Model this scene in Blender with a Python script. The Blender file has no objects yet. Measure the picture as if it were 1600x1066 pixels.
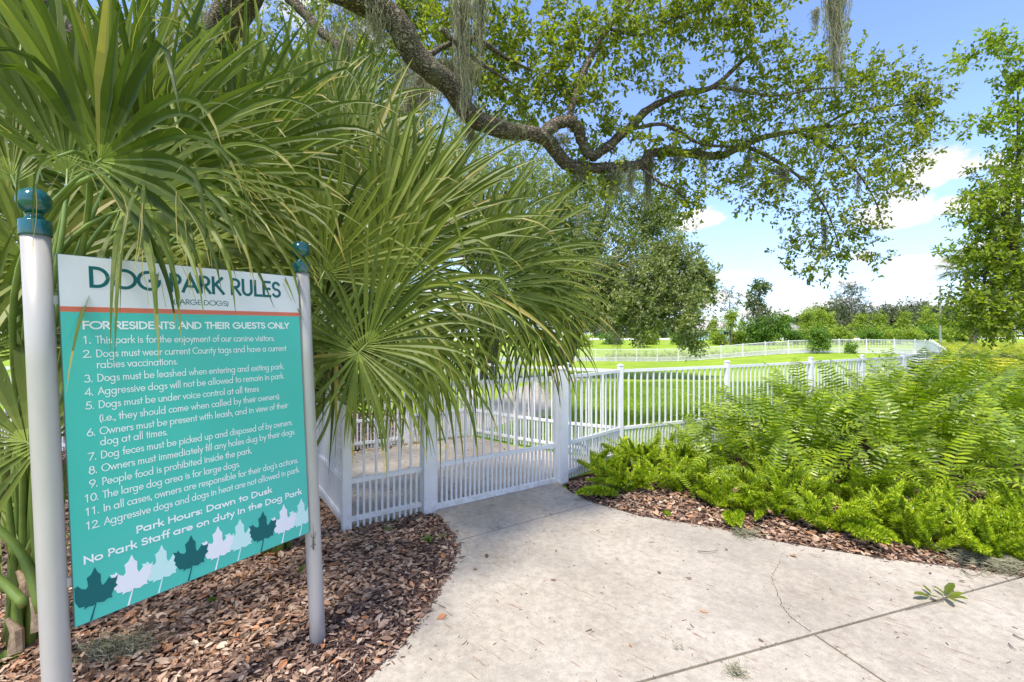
import bpy, bmesh, math, random
import numpy as np
from mathutils import Vector, Matrix
from mathutils.geometry import tessellate_polygon

random.seed(7); RNG = np.random.default_rng(11)
S = bpy.context.scene
COL = S.collection
PI = math.pi

# ------------------------------------------------------------------ camera, world, sun, exposure
CAM_H = 1.62; FPX = 711.0; HOR = 522.0
cam_d = bpy.data.cameras.new('camera'); cam_d.lens = 16.0; cam_d.sensor_width = 36.0
cam_d.clip_start = 0.05; cam_d.clip_end = 3000; cam_d.shift_y = -11 / 1600.0
cam = bpy.data.objects.new('camera', cam_d); COL.objects.link(cam)
cam.location = (0, 0, CAM_H); cam.rotation_euler = (PI / 2, 0, 0)
S.camera = cam

SUN_AZ = math.radians(-150)     # clockwise from +Y (view direction); negative is to the left
SUN_EL = math.radians(62)
EXPOSURE = 1.38
SKY_STRENGTH = 0.15
SUN_STRENGTH = 2.5

S.view_settings.view_transform = 'Standard'; S.view_settings.look = 'None'
S.view_settings.exposure = EXPOSURE; S.view_settings.gamma = 1.0
S.view_settings.use_curve_mapping = False
S.cycles.max_bounces = 8; S.cycles.diffuse_bounces = 4; S.cycles.transmission_bounces = 4
S.cycles.transparent_max_bounces = 4

def P(px, py, d):
    """photograph pixel at depth d metres -> world point"""
    return np.array([(px - 800) / FPX * d, d, CAM_H - (py - HOR) / FPX * d])

world = bpy.data.worlds.new("World"); S.world = world; world.use_nodes = True
def build_world():
    nt = world.node_tree; N = nt.nodes; L = nt.links; N.clear()
    def m(op, a, b=None, c=None):
        n = N.new('ShaderNodeMath'); n.operation = op
        for i, v in enumerate((a, b, c)):
            if v is None: continue
            if isinstance(v, (int, float)): n.inputs[i].default_value = v
            else: L.new(v, n.inputs[i])
        return n.outputs[0]
    out = N.new('ShaderNodeOutputWorld'); bg = N.new('ShaderNodeBackground')
    sky = N.new('ShaderNodeTexSky'); sky.sky_type = 'NISHITA'; sky.sun_disc = False
    sky.sun_elevation = SUN_EL; sky.sun_rotation = SUN_AZ
    sky.air_density = 1.0; sky.dust_density = 0.6; sky.ozone_density = 1.6
    tc = N.new('ShaderNodeTexCoord')
    sep = N.new('ShaderNodeSeparateXYZ'); L.new(tc.outputs['Generated'], sep.inputs[0])
    X, Y, Z = sep.outputs
    az = m('ARCTAN2', X, Y); el = m('ARCSINE', Z)
    nz = N.new('ShaderNodeTexNoise'); nz.inputs['Scale'].default_value = 13.0
    nz.inputs['Detail'].default_value = 7; nz.inputs['Roughness'].default_value = 0.58
    mp = N.new('ShaderNodeMapping'); mp.inputs['Scale'].default_value = (1, 1, 1.8)
    L.new(tc.outputs['Generated'], mp.inputs[0]); L.new(mp.outputs[0], nz.inputs['Vector'])
    noise = m('SUBTRACT', nz.outputs['Fac'], 0.5)
    blobs = [(1080,342,56,20,.9),(1460,258,84,34,1.0),(1402,332,62,34,.95),(1490,322,40,20,.8),(1425,414,62,24,.95),(1150,428,62,14,.7),
             (1120,466,90,18,.75),(1265,486,120,18,.75),(1330,440,40,9,.6),(1580,300,60,40,.7),(1450,488,110,12,.6),(960,470,110,26,.8),(1350,398,26,14,.8),(1530,392,30,14,.7)]
    total = None
    for (px, py, rx, ry, s) in blobs:
        x = (px - 800) / FPX; z = (HOR - py) / FPX
        a = math.atan(x); e = math.atan(z / math.sqrt(1 + x * x))
        ra = rx / FPX / (1 + x * x); re = ry / FPX / math.sqrt(1 + x * x)
        da = m('DIVIDE', m('SUBTRACT', az, a), ra); de = m('DIVIDE', m('SUBTRACT', el, e), re)
        r = m('SQRT', m('ADD', m('MULTIPLY', da, da), m('MULTIPLY', de, de)))
        v = m('MULTIPLY', m('SUBTRACT', 1.0, r), s)
        total = v if total is None else m('MAXIMUM', total, v)
    # loose cumulus everywhere else in the sky
    n2 = N.new('ShaderNodeTexNoise'); n2.inputs['Scale'].default_value = 2.6
    n2.inputs['Detail'].default_value = 8; n2.inputs['Roughness'].default_value = 0.55
    mp2 = N.new('ShaderNodeMapping'); mp2.inputs['Scale'].default_value = (1, 1, 2.2); mp2.inputs['Location'].default_value = (3.1, 1.7, 0.4)
    L.new(tc.outputs['Generated'], mp2.inputs[0]); L.new(mp2.outputs[0], n2.inputs['Vector'])
    away = m('ABSOLUTE', m('SUBTRACT', az, 0.62))           # cloud field thins out in the clear patch of the picture
    wide = m('MULTIPLY', m('SUBTRACT', n2.outputs['Fac'], 0.50), 3.2)
    wide = m('ADD', wide, m('MULTIPLY', m('MINIMUM', m('SUBTRACT', away, 0.75), 0.0), 3.0))
    total = m('MAXIMUM', total, wide)
    dens = m('ADD', total, m('MULTIPLY', noise, 2.3))
    mr = N.new('ShaderNodeMapRange'); mr.interpolation_type = 'SMOOTHSTEP'
    mr.inputs['From Min'].default_value = 0.0; mr.inputs['From Max'].default_value = 0.34
    L.new(dens, mr.inputs['Value'])
    shade = N.new('ShaderNodeMapRange'); shade.inputs['From Min'].default_value = 0.1; shade.inputs['From Max'].default_value = 0.9
    shade.inputs['To Min'].default_value = 0.78; shade.inputs['To Max'].default_value = 1.0
    L.new(dens, shade.inputs['Value'])
    cc = N.new('ShaderNodeMix'); cc.data_type = 'RGBA'; cc.blend_type = 'MULTIPLY'; cc.inputs['Factor'].default_value = 1
    cc.inputs['A'].default_value = (3.3, 3.28, 3.3, 1)
    L.new(shade.outputs[0], cc.inputs['B'])
    # humid pale band towards the horizon
    hz = N.new('ShaderNodeMapRange'); hz.inputs['From Min'].default_value = 0.0; hz.inputs['From Max'].default_value = 0.30
    hz.inputs['To Min'].default_value = 0.55; hz.inputs['To Max'].default_value = 0.0; L.new(el, hz.inputs['Value'])
    tint = N.new('ShaderNodeMix'); tint.data_type = 'RGBA'; tint.blend_type = 'MULTIPLY'; tint.inputs['Factor'].default_value = 1
    tint.inputs['B'].default_value = (0.74, 0.76, 0.95, 1); L.new(sky.outputs[0], tint.inputs['A'])
    m0 = N.new('ShaderNodeMix'); m0.data_type = 'RGBA'
    L.new(hz.outputs[0], m0.inputs['Factor']); L.new(tint.outputs['Result'], m0.inputs['A']); m0.inputs['B'].default_value = (1.6, 2.05, 2.75, 1)
    mx = N.new('ShaderNodeMix'); mx.data_type = 'RGBA'
    L.new(mr.outputs[0], mx.inputs['Factor']); L.new(m0.outputs['Result'], mx.inputs['A']); L.new(cc.outputs['Result'], mx.inputs['B'])
    L.new(mx.outputs['Result'], bg.inputs['Color']); bg.inputs['Strength'].default_value = SKY_STRENGTH
    L.new(bg.outputs[0], out.inputs[0])
build_world()

sun_d = bpy.data.lights.new('sun', 'SUN'); sun_d.energy = SUN_STRENGTH; sun_d.angle = math.radians(9.0); sun_d.color = (1.0, 0.94, 0.84)
sun = bpy.data.objects.new('sun', sun_d); COL.objects.link(sun)
sdir = Vector((math.sin(SUN_AZ) * math.cos(SUN_EL), math.cos(SUN_AZ) * math.cos(SUN_EL), math.sin(SUN_EL)))
sun.rotation_euler = (-sdir).to_track_quat('-Z', 'Y').to_euler()

# ------------------------------------------------------------------ helpers
OFF = {}
def nrm(v):
    v = np.asarray(v, float); return v / (np.linalg.norm(v, axis=-1, keepdims=True) + 1e-12)

def link(o, parent=None, loc=None):
    COL.objects.link(o)
    if parent is not None:
        o.parent = parent; OFF[o.name] = OFF.get(parent.name, np.zeros(3))
    return o
def thing(name, label, cat, loc=(0, 0, 0), group=None):
    o = bpy.data.objects.new(name, None); COL.objects.link(o)
    o.empty_display_size = .2
    o.location = tuple(float(c) for c in loc); o['label'] = label; o['category'] = cat
    if group: o['group'] = group
    OFF[o.name] = np.array(loc, float)
    return o
def tag(o, label=None, cat=None, group=None, kind=None):
    if label: o['label'] = label
    if cat: o['category'] = cat
    if group: o['group'] = group
    if kind: o['kind'] = kind
    return o
def mesh_from(name, V, F, mat, smooth=False, attrs=None, mi=None):
    V = np.asarray(V, np.float32); F = np.asarray(F, np.int32)
    me = bpy.data.meshes.new(name)
    me.vertices.add(len(V)); me.vertices.foreach_set('co', V.ravel())
    k = F.shape[1]; n = len(F)
    me.loops.add(n * k); me.loops.foreach_set('vertex_index', F.ravel())
    me.polygons.add(n); me.polygons.foreach_set('loop_start', np.arange(n, dtype=np.int32) * k)
    me.polygons.foreach_set('loop_total', np.full(n, k, np.int32))
    me.polygons.foreach_set('use_smooth', np.full(n, bool(smooth)))
    mats = mat if isinstance(mat, (list, tuple)) else [mat]
    for m in mats: me.materials.append(m)
    if mi is not None: me.polygons.foreach_set('material_index', np.asarray(mi, np.int32))
    if attrs:
        for an, av in attrs.items():
            a = me.attributes.new(an, 'FLOAT', 'FACE'); a.data.foreach_set('value', np.asarray(av, np.float32))
    me.update(calc_edges=True)
    return me
def add(name, V, F, mat, parent=None, **kw):
    """link a mesh given in world coordinates under its parent"""
    V = np.asarray(V, float)
    if parent is not None: V = V - OFF.get(parent.name, np.zeros(3))
    me = mesh_from(name, V, F, mat, **kw)
    return link(bpy.data.objects.new(name, me), parent)
def place(name, me, loc, parent=None, rot=None, scale=None):
    o = bpy.data.objects.new(name, me); COL.objects.link(o)
    off = OFF.get(parent.name, np.zeros(3)) if parent is not None else np.zeros(3)
    if parent is not None: o.parent = parent
    o.location = tuple(np.asarray(loc, float) - off)
    if rot is not None: o.rotation_euler = rot
    if scale is not None: o.scale = scale
    OFF[o.name] = np.asarray(loc, float)
    return o

BOXF = np.array([[0,1,3,2],[4,6,7,5],[0,4,5,1],[2,3,7,6],[0,2,6,4],[1,5,7,3]])
class MB:
    def __init__(s): s.V = []; s.F = []; s.n = 0
    def arr(s, V, F):
        V = np.asarray(V, float); F = np.asarray(F, int)
        s.V.append(V); s.F.append(F + s.n); s.n += len(V); return s
    def box(s, c, half, axes=None):
        ax = np.eye(3) if axes is None else np.asarray(axes)
        V = [np.asarray(c) + sx*half[0]*ax[0] + sy*half[1]*ax[1] + sz*half[2]*ax[2] for sx in (-1,1) for sy in (-1,1) for sz in (-1,1)]
        return s.arr(V, BOXF)
    def bar(s, a, b, w, h):
        """bar from a to b, w across, h high"""
        a = np.asarray(a, float); b = np.asarray(b, float); d = b - a; L = np.linalg.norm(d); d = d / L
        sd = nrm(np.cross(d, [0, 0, 1])) if abs(d[2]) < .99 else np.array([1., 0, 0]); up = np.cross(sd, d)
        return s.box((a + b) / 2, (L / 2, w / 2, h / 2), [d, sd, up])
    def build(s, name, mat, parent=None, **kw):
        return add(name, np.concatenate(s.V), np.concatenate(s.F), mat, parent, **kw)

def tube_arr(pts, rad, sides=8, cap=True):
    pts = np.asarray(pts, float); n = len(pts); rad = np.broadcast_to(np.asarray(rad, float), (n,))
    T = nrm(np.gradient(pts, axis=0))
    u = np.cross(T[0], [0.13, 0.21, 0.97]); u = nrm(u)
    V = []
    for i in range(n):
        u = nrm(u - T[i] * (u @ T[i])); w = np.cross(T[i], u)
        a = np.arange(sides) * 2 * PI / sides
        V.append(pts[i] + rad[i] * (np.cos(a)[:, None] * u + np.sin(a)[:, None] * w))
    V = np.concatenate(V); F = []
    for i in range(n - 1):
        for j in range(sides):
            k = (j + 1) % sides
            F.append((i*sides+j, i*sides+k, (i+1)*sides+k, (i+1)*sides+j))
    if cap:
        c0 = len(V); V = np.concatenate([V, [pts[0]], [pts[-1]]])
        for j in range(0, sides, 1):
            k = (j + 1) % sides
            F.append((c0, k, j, c0)); F.append((c0+1, (n-1)*sides+j, (n-1)*sides+k, c0+1))
        # degenerate quads are replaced with proper ones below
        F = [f for f in F if len(set(f)) == 4]
        for end, base in ((c0, 0), (c0+1, (n-1)*sides)):
            for j in range(0, sides, 2):
                a, b, c = base+j, base+(j+1) % sides, base+(j+2) % sides
                F.append((end, c, b, a) if end == c0 else (end, a, b, c))
    return V, np.array(F)
def catmull(pts, n):
    pts = np.asarray(pts, float); Pn = np.vstack([2*pts[0]-pts[1], pts, 2*pts[-1]-pts[-2]])
    out = []
    segs = len(pts) - 1
    for t in np.linspace(0, segs - 1e-6, n):
        i = int(t); f = t - i; p0, p1, p2, p3 = Pn[i:i+4]
        out.append(.5*((2*p1)+(-p0+p2)*f+(2*p0-5*p1+4*p2-p3)*f*f+(-p0+3*p1-3*p2+p3)*f**3))
    return np.array(out)
def lathe(profile, sides=28):
    """profile list of (r,z) -> V,F around Z"""
    V = []; F = []
    for r, z in profile:
        for j in range(sides):
            a = 2*PI*j/sides; V.append((r*math.cos(a), r*math.sin(a), z))
    for i in range(len(profile)-1):
        for j in range(sides):
            k = (j+1) % sides; F.append((i*sides+j, i*sides+k, (i+1)*sides+k, (i+1)*sides+j))
    return np.array(V), np.array(F)
def rand_rot(n, rng=RNG):
    q = nrm(rng.normal(size=(n, 4))); w, x, y, z = q.T
    return np.stack([1-2*(y*y+z*z), 2*(x*y-z*w), 2*(x*z+y*w), 2*(x*y+z*w), 1-2*(x*x+z*z), 2*(y*z-x*w), 2*(x*z-y*w), 2*(y*z+x*w), 1-2*(x*x+y*y)], -1).reshape(n, 3, 3)
def frame_rot(x, up):
    """rotation matrices whose columns are (x, y, z) with z near up"""
    x = nrm(x); y = nrm(np.cross(up, x)); z = np.cross(x, y)
    return np.stack([x, y, z], -1)
def scatter_arr(TV, TF, pos, rot, scale):
    TV = np.asarray(TV, float); TF = np.asarray(TF, int); n = len(pos)
    scale = np.asarray(scale, float)
    if scale.ndim == 1: scale = scale[:, None]
    if scale.shape[1] == 1: scale = np.repeat(scale, 3, 1)
    V = np.einsum('nij,nvj->nvi', rot, TV[None] * scale[:, None, :]) + pos[:, None, :]
    F = TF[None] + (np.arange(n) * len(TV))[:, None, None]
    return V.reshape(-1, 3), F.reshape(-1, TF.shape[1])
def inpoly(p, poly):
    x, y = p[:, 0], p[:, 1]; c = np.zeros(len(p), bool); n = len(poly)
    for i in range(n):
        x1, y1 = poly[i]; x2, y2 = poly[(i+1) % n]
        if y1 == y2: continue
        c ^= ((y1 > y) != (y2 > y)) & (x < (x2-x1)*(y-y1)/(y2-y1)+x1)
    return c
def sstep(a, b, x):
    t = np.clip((np.asarray(x, float)-a)/(b-a), 0, 1); return t*t*(3-2*t)
def G(x, y):
    x = np.asarray(x, float); y = np.asarray(y, float)
    dip = -.93 * sstep(9, 33, y) * (1 - sstep(13, 28, x)) * (1 - sstep(44, 75, y))
    far = .35 * sstep(60, 160, y)
    return dip + far

# ------------------------------------------------------------------ materials
def mat(name, build=None, rough=.6, col=(.5, .5, .5), spec=.5, metal=0):
    m = bpy.data.materials.new(name); m.use_nodes = True
    nt = m.node_tree; b = nt.nodes['Principled BSDF']
    b.inputs['Base Color'].default_value = (*col, 1); b.inputs['Roughness'].default_value = rough
    b.inputs['Specular IOR Level'].default_value = spec; b.inputs['Metallic'].default_value = metal
    if build: build(nt, b)
    return m
def node(nt, t, **kw):
    n = nt.nodes.new(t)
    for k, v in kw.items():
        if k in n.inputs: n.inputs[k].default_value = v
        else: setattr(n, k, v)
    return n
def ramp(nt, fac, stops):
    r = nt.nodes.new('ShaderNodeValToRGB'); nt.links.new(fac, r.inputs[0])
    e = r.color_ramp.elements
    while len(e) > 1: e.remove(e[-1])
    e[0].position = stops[0][0]; e[0].color = (*stops[0][1], 1)
    for p, c in stops[1:]:
        k = e.new(p); k.color = (*c, 1)
    return r.outputs[0]
def noise(nt, scale, detail=4, rough=.55, coord='Object', mapping=None):
    tc = nt.nodes.new('ShaderNodeTexCoord'); v = tc.outputs[coord]
    if mapping:
        mp = nt.nodes.new('ShaderNodeMapping'); nt.links.new(v, mp.inputs[0]); v = mp.outputs[0]
        if 'scale' in mapping: mp.inputs['Scale'].default_value = mapping['scale']
        if 'rot' in mapping: mp.vector_type = 'TEXTURE'; mp.inputs['Rotation'].default_value = mapping['rot']
    n = node(nt, 'ShaderNodeTexNoise', Scale=scale, Detail=detail, Roughness=rough); nt.links.new(v, n.inputs['Vector'])
    return n.outputs['Fac']
def mixc(nt, fac, a, b, mode='MIX'):
    n = nt.nodes.new('ShaderNodeMix'); n.data_type = 'RGBA'; n.blend_type = mode
    for i, v in (('Factor', fac), ('A', a), ('B', b)):
        if isinstance(v, (int, float)): n.inputs[i].default_value = v
        elif isinstance(v, tuple): n.inputs[i].default_value = (*v, 1)
        else: nt.links.new(v, n.inputs[i])
    return n.outputs['Result']
def bump(nt, b, h, strength=.4, dist=.01):
    n = node(nt, 'ShaderNodeBump', Strength=strength, Distance=dist); nt.links.new(h, n.inputs['Height'])
    nt.links.new(n.outputs[0], b.inputs['Normal'])
def leafmat(name, stops, trans=.35, rough=.45, tcol=None, spec=.5, attr='rnd', extra=None):
    """foliage: glossy principled mixed with translucency"""
    def f(nt, b):
        at = node(nt, 'ShaderNodeAttribute', attribute_name=attr)
        oi = nt.nodes.new('ShaderNodeObjectInfo')
        a = node(nt, 'ShaderNodeMath', operation='MULTIPLY_ADD'); nt.links.new(oi.outputs['Random'], a.inputs[0]); a.inputs[1].default_value = .3 if attr == 'rnd' else 0
        nt.links.new(at.outputs['Fac'], a.inputs[2])
        fr = node(nt, 'ShaderNodeMath', operation='FRACT'); nt.links.new(a.outputs[0], fr.inputs[0])
        c = ramp(nt, fr.outputs[0], stops)
        if extra: c = extra(nt, c)
        nt.links.new(c, b.inputs['Base Color'])
        tr = nt.nodes.new('ShaderNodeBsdfTranslucent')
        tc = mixc(nt, 1.0, c, tcol or (1.6, 1.9, .7), 'MULTIPLY'); nt.links.new(tc, tr.inputs[0])
        mx = nt.nodes.new('ShaderNodeMixShader'); mx.inputs[0].default_value = trans
        nt.links.new(b.outputs[0], mx.inputs[1]); nt.links.new(tr.outputs[0], mx.inputs[2])
        nt.links.new(mx.outputs[0], nt.nodes['Material Output'].inputs[0])
    return mat(name, f, rough=rough, spec=spec)

M = {}
M['oak_leaf'] = leafmat('oak_leaf', [(0, (.065, .095, .012)), (.45, (.135, .17, .020)), (.8, (.23, .25, .032)), (1, (.34, .32, .045))], trans=.48, rough=.42, spec=.4)
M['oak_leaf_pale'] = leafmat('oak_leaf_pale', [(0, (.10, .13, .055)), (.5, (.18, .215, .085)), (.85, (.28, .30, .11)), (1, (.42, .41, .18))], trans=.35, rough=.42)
M['oak_leaf_r'] = leafmat('broad_leaf', [(0, (.075, .115, .014)), (.45, (.155, .21, .024)), (.8, (.26, .31, .035)), (1, (.38, .39, .06))], trans=.5, rough=.42, spec=.4)
M['bush_leaf'] = leafmat('bush_leaf', [(0, (.05, .10, .015)), (.5, (.10, .19, .025)), (1, (.20, .28, .035))], trans=.4)
M['far_leaf'] = leafmat('far_leaf', [(0, (.06, .085, .04)), (.5, (.10, .135, .055)), (1, (.17, .20, .08))], trans=.3, rough=.6)
M['far_leaf_bright'] = leafmat('far_leaf_bright', [(0, (.12, .17, .02)), (.5, (.22, .28, .035)), (1, (.38, .42, .06))], trans=.4, rough=.6)
M['far_leaf_grey'] = leafmat('far_leaf_grey', [(0, (.07, .085, .05)), (.5, (.11, .13, .075)), (1, (.17, .18, .10))], trans=.3, rough=.6)
def palm_extra(nt, c):
    t = node(nt, 'ShaderNodeAttribute', attribute_name='tip')
    c2 = mixc(nt, ramp(nt, t.outputs['Fac'], [(0, (1, 1, 1)), (.07, (.35, .35, .35)), (.25, (0, 0, 0)), (1, (0, 0, 0))]), c, (.26, .31, .06))
    y = node(nt, 'ShaderNodeAttribute', attribute_name='dry')
    return mixc(nt, y.outputs['Fac'], c2, (.42, .34, .11))
M['palm'] = leafmat('palm_leaf', [(0, (.030, .050, .008)), (.35, (.070, .102, .014)), (.72, (.150, .185, .026)), (1, (.27, .30, .06))], trans=.30, rough=.45, extra=palm_extra, spec=.25)
M['petiole'] = mat('petiole', lambda nt, b: nt.links.new(ramp(nt, noise(nt, 6), [(.3, (.10, .17, .03)), (.7, (.22, .30, .06))]), b.inputs['Base Color']), rough=.4)
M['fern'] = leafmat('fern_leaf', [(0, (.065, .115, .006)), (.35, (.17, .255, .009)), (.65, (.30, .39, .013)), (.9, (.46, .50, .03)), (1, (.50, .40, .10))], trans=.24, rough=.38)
M['fern_sun'] = leafmat('fern_leaf_sun', [(0, (.10, .15, .008)), (.5, (.33, .38, .015)), (1, (.60, .56, .05))], trans=.25, rough=.5)  # far fern fronds with sunlight put into their yellow colour
M['foxtail'] = leafmat('foxtail_leaf', [(0, (.04, .10, .006)), (.35, (.16, .27, .010)), (.7, (.38, .48, .015)), (1, (.66, .68, .05))], trans=.25, rough=.5)
M['stem'] = mat('fern_stem', rough=.5, col=(.12, .13, .03))
M['moss'] = leafmat('spanish_moss', [(0, (.17, .17, .11)), (.5, (.29, .285, .19)), (1, (.44, .42, .30))], trans=.35, rough=.8, tcol=(1.1, 1.1, .9), spec=.1)
M['dead'] = leafmat('dead_leaf', [(0, (.10, .055, .035)), (.25, (.24, .145, .095)), (.5, (.37, .235, .155)), (.75, (.54, .39, .28)), (.88, (.42, .18, .07)), (1, (.62, .49, .37))], trans=.12, rough=.5, tcol=(1.2, .9, .6))
M['chip'] = leafmat('mulch_chip', [(0, (.04, .022, .018)), (.5, (.10, .055, .042)), (.8, (.19, .115, .085)), (1, (.42, .32, .24))], trans=.02, rough=.8)
def barkb(nt, b):
    tc = nt.nodes.new('ShaderNodeTexCoord')
    v = node(nt, 'ShaderNodeTexVoronoi', Scale=44.0); v.feature = 'DISTANCE_TO_EDGE'
    mp = nt.nodes.new('ShaderNodeMapping'); mp.inputs['Scale'].default_value = (.55, .8, 1.1); nt.links.new(tc.outputs['Object'], mp.inputs[0])
    nz = node(nt, 'ShaderNodeTexNoise', Scale=9.0, Detail=5.0)
    nt.links.new(mp.outputs[0], nz.inputs['Vector'])
    dv = mixc(nt, .16, mp.outputs[0], nz.outputs['Color']); nt.links.new(dv, v.inputs['Vector'])
    base = ramp(nt, v.outputs['Distance'], [(0, (.045, .032, .024)), (.15, (.18, .14, .105)), (.5, (.36, .30, .235))])
    lich = ramp(nt, noise(nt, 5, 6), [(.5, (0, 0, 0)), (.68, (1, 1, 1))])
    nt.links.new(mixc(nt, lich, base, (.17, .165, .10)), b.inputs['Base Color'])
    bump(nt, b, ramp(nt, v.outputs['Distance'], [(0, (0, 0, 0)), (.2, (1, 1, 1))]), .9, .02)
M['bark'] = mat('oak_bark', barkb, rough=.9, spec=.2)
M['twig'] = mat('twig_bark', lambda nt, b: nt.links.new(ramp(nt, noise(nt, 14), [(.3, (.07, .055, .04)), (.7, (.19, .16, .12))]), b.inputs['Base Color']), rough=.9, spec=.2)
def vinyl(nt, b):
    c = ramp(nt, noise(nt, 3.5, 5), [(.3, (.70, .70, .71)), (.62, (.80, .80, .80))])
    ge = nt.nodes.new('ShaderNodeNewGeometry'); sx = nt.nodes.new('ShaderNodeSeparateXYZ'); nt.links.new(ge.outputs['Position'], sx.inputs[0])
    zz = ramp(nt, sx.outputs[2], [(.0, (.75, .75, .75)), (.16, (.25, .25, .25)), (.4, (0, 0, 0))])
    sp = ramp(nt, noise(nt, 14, 5, .7, coord='Object'), [(.42, (0, 0, 0)), (.62, (1, 1, 1))])
    c = mixc(nt, mixc(nt, 1.0, zz, sp, 'MULTIPLY'), c, (.42, .40, .30))
    nt.links.new(c, b.inputs['Base Color']); bump(nt, b, noise(nt, 60, 2), .05, .002)
M['vinyl'] = mat('white_vinyl', vinyl, rough=.38)
M['black'] = mat('black_plastic', rough=.35, col=(.02, .02, .022))
def conc(nt, b):
    base = ramp(nt, noise(nt, 1.3, 6, .6), [(.25, (.285, .25, .205)), (.5, (.36, .322, .27)), (.75, (.425, .385, .33))])
    fine = noise(nt, 160, 3, .7); mid = noise(nt, 22, 5, .7)
    c = mixc(nt, .22, base, ramp(nt, fine, [(.3, (.18, .16, .14)), (.6, (.8, .78, .74))]), 'OVERLAY')
    c = mixc(nt, .28, c, ramp(nt, mid, [(.35, (.25, .23, .2)), (.65, (.8, .78, .74))]), 'OVERLAY')
    # rust-brown drip streaks, all brushed one way
    rz = (0, 0, math.radians(-43))
    st = noise(nt, 7.0, 3, .5, mapping=dict(scale=(.9, .5, 1), rot=rz)); st2 = noise(nt, 26.0, 2, .5, mapping=dict(scale=(3.2, .42, 1), rot=rz))
    s1 = ramp(nt, st, [(.44, (0, 0, 0)), (.58, (1, 1, 1))]); s2 = ramp(nt, st2, [(.615, (0, 0, 0)), (.70, (1, 1, 1))])
    mm = mixc(nt, 1.0, s1, s2, 'MULTIPLY'); mm2 = mixc(nt, 1.0, mm, (.75, .75, .75), 'MULTIPLY')
    c = mixc(nt, mm2, c, (.20, .10, .05))
    br = ramp(nt, noise(nt, 40, 2, .5, mapping=dict(scale=(4, .3, 1), rot=(0, 0, math.radians(18)))), [(.35, (.42, .42, .42)), (.65, (.58, .58, .58))])
    c = mixc(nt, .12, c, br, 'OVERLAY')
    sp = ramp(nt, noise(nt, 75, 1, .5), [(.74, (0, 0, 0)), (.77, (1, 1, 1))])
    c = mixc(nt, sp, c, (.10, .08, .06))
    dk = ramp(nt, noise(nt, .9, 3), [(.50, (0, 0, 0)), (.72, (.55, .55, .55))])
    c = mixc(nt, dk, c, (.22, .20, .17))
    nt.links.new(c, b.inputs['Base Color']); bump(nt, b, fine, .12, .002)
M['concrete'] = mat('concrete', conc, rough=.85, spec=.3)
M['soil'] = mat('dark_soil', lambda nt, b: nt.links.new(ramp(nt, noise(nt, 30, 5), [(.3, (.02, .012, .009)), (.7, (.075, .04, .028))]), b.inputs['Base Color']), rough=.95, spec=.1)
def ground(nt, b):
    c = ramp(nt, noise(nt, .5, 6, .65), [(.25, (.17, .26, .018)), (.5, (.24, .34, .026)), (.75, (.34, .40, .05))])
    c = mixc(nt, .5, c, ramp(nt, noise(nt, 35, 3, .7), [(.3, (.2, .25, .12)), (.7, (.8, .8, .6))]), 'OVERLAY')
    dr = ramp(nt, noise(nt, 1.1, 4), [(.60, (0, 0, 0)), (.75, (.45, .45, .45))])
    c = mixc(nt, dr, c, (.27, .23, .11)); nt.links.new(c, b.inputs['Base Color'])
    bump(nt, b, noise(nt, 40, 3), .6, .03)
M['lawn'] = mat('lawn', ground, rough=.85, spec=.15)
M['grass'] = leafmat('grass_blade', [(0, (.12, .21, .014)), (.5, (.21, .32, .022)), (1, (.34, .42, .05))], trans=.35, rough=.55)
M['gravel'] = mat('pale_gravel', lambda nt, b: nt.links.new(ramp(nt, noise(nt, 3, 6), [(.3, (.52, .48, .42)), (.7, (.68, .65, .60))]), b.inputs['Base Color']), rough=.9)
M['asphalt'] = mat('asphalt', lambda nt, b: nt.links.new(ramp(nt, noise(nt, 3, 6), [(.3, (.20, .20, .21)), (.7, (.27, .27, .28))]), b.inputs['Base Color']), rough=.9)
M['alu'] = mat('brushed_silver_paint', lambda nt, b: (nt.links.new(ramp(nt, noise(nt, 5, 6, .7, mapping=dict(scale=(1, 1, .25))), [(.3, (.40, .375, .355)), (.7, (.48, .455, .435))]), b.inputs['Base Color']), bump(nt, b, noise(nt, 140, 2), .04, .001)), rough=.38, metal=.12, spec=.5)
M['teal_gloss'] = mat('teal_gloss', rough=.10, col=(.004, .085, .095), spec=.9)
def pan(c, r=.16):
    def f(nt, b):
        k = ramp(nt, noise(nt, 4, 5), [(.3, tuple(x*.93 for x in c)), (.7, c)])
        nt.links.new(k, b.inputs['Base Color'])
        b.inputs['Coat Weight'].default_value = .35; b.inputs['Coat Roughness'].default_value = .12
    return f
M['sign_teal'] = mat('sign_turquoise', pan((.040, .50, .43)), rough=.32)
M['sign_white'] = mat('sign_white', pan((.74, .73, .78)), rough=.32)
M['sign_orange'] = mat('sign_orange', pan((.66, .125, .05)), rough=.32)
M['ink_white'] = mat('ink_white', rough=.3, col=(.82, .84, .86))
M['ink_teal'] = mat('ink_dark_teal', rough=.3, col=(.003, .115, .125), spec=.25)
M['ink_pale'] = mat('ink_pale_aqua', rough=.3, col=(.52, .76, .76))
M['ink_lav'] = mat('ink_lavender_white', rough=.3, col=(.76, .76, .83))
M['sign_back'] = mat('sign_edge', rough=.5, col=(.10, .16, .17))
M['lizard'] = mat('lizard_skin', lambda nt, b: nt.links.new(ramp(nt, noise(nt, 120), [(.3, (.09, .065, .04)), (.7, (.2, .15, .09))]), b.inputs['Base Color']), rough=.6)
M['roof'] = mat('grey_shingle', rough=.8, col=(.30, .27, .29))
M['roof_b'] = mat('pinkish_shingle', rough=.8, col=(.42, .36, .36))
M['wall_w'] = mat('white_render', rough=.8, col=(.62, .6, .56))
M['wall_t'] = mat('aqua_render', rough=.8, col=(.25, .50, .50))
M['glass'] = mat('window_glass', rough=.08, col=(.03, .04, .05), spec=.8)
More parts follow.
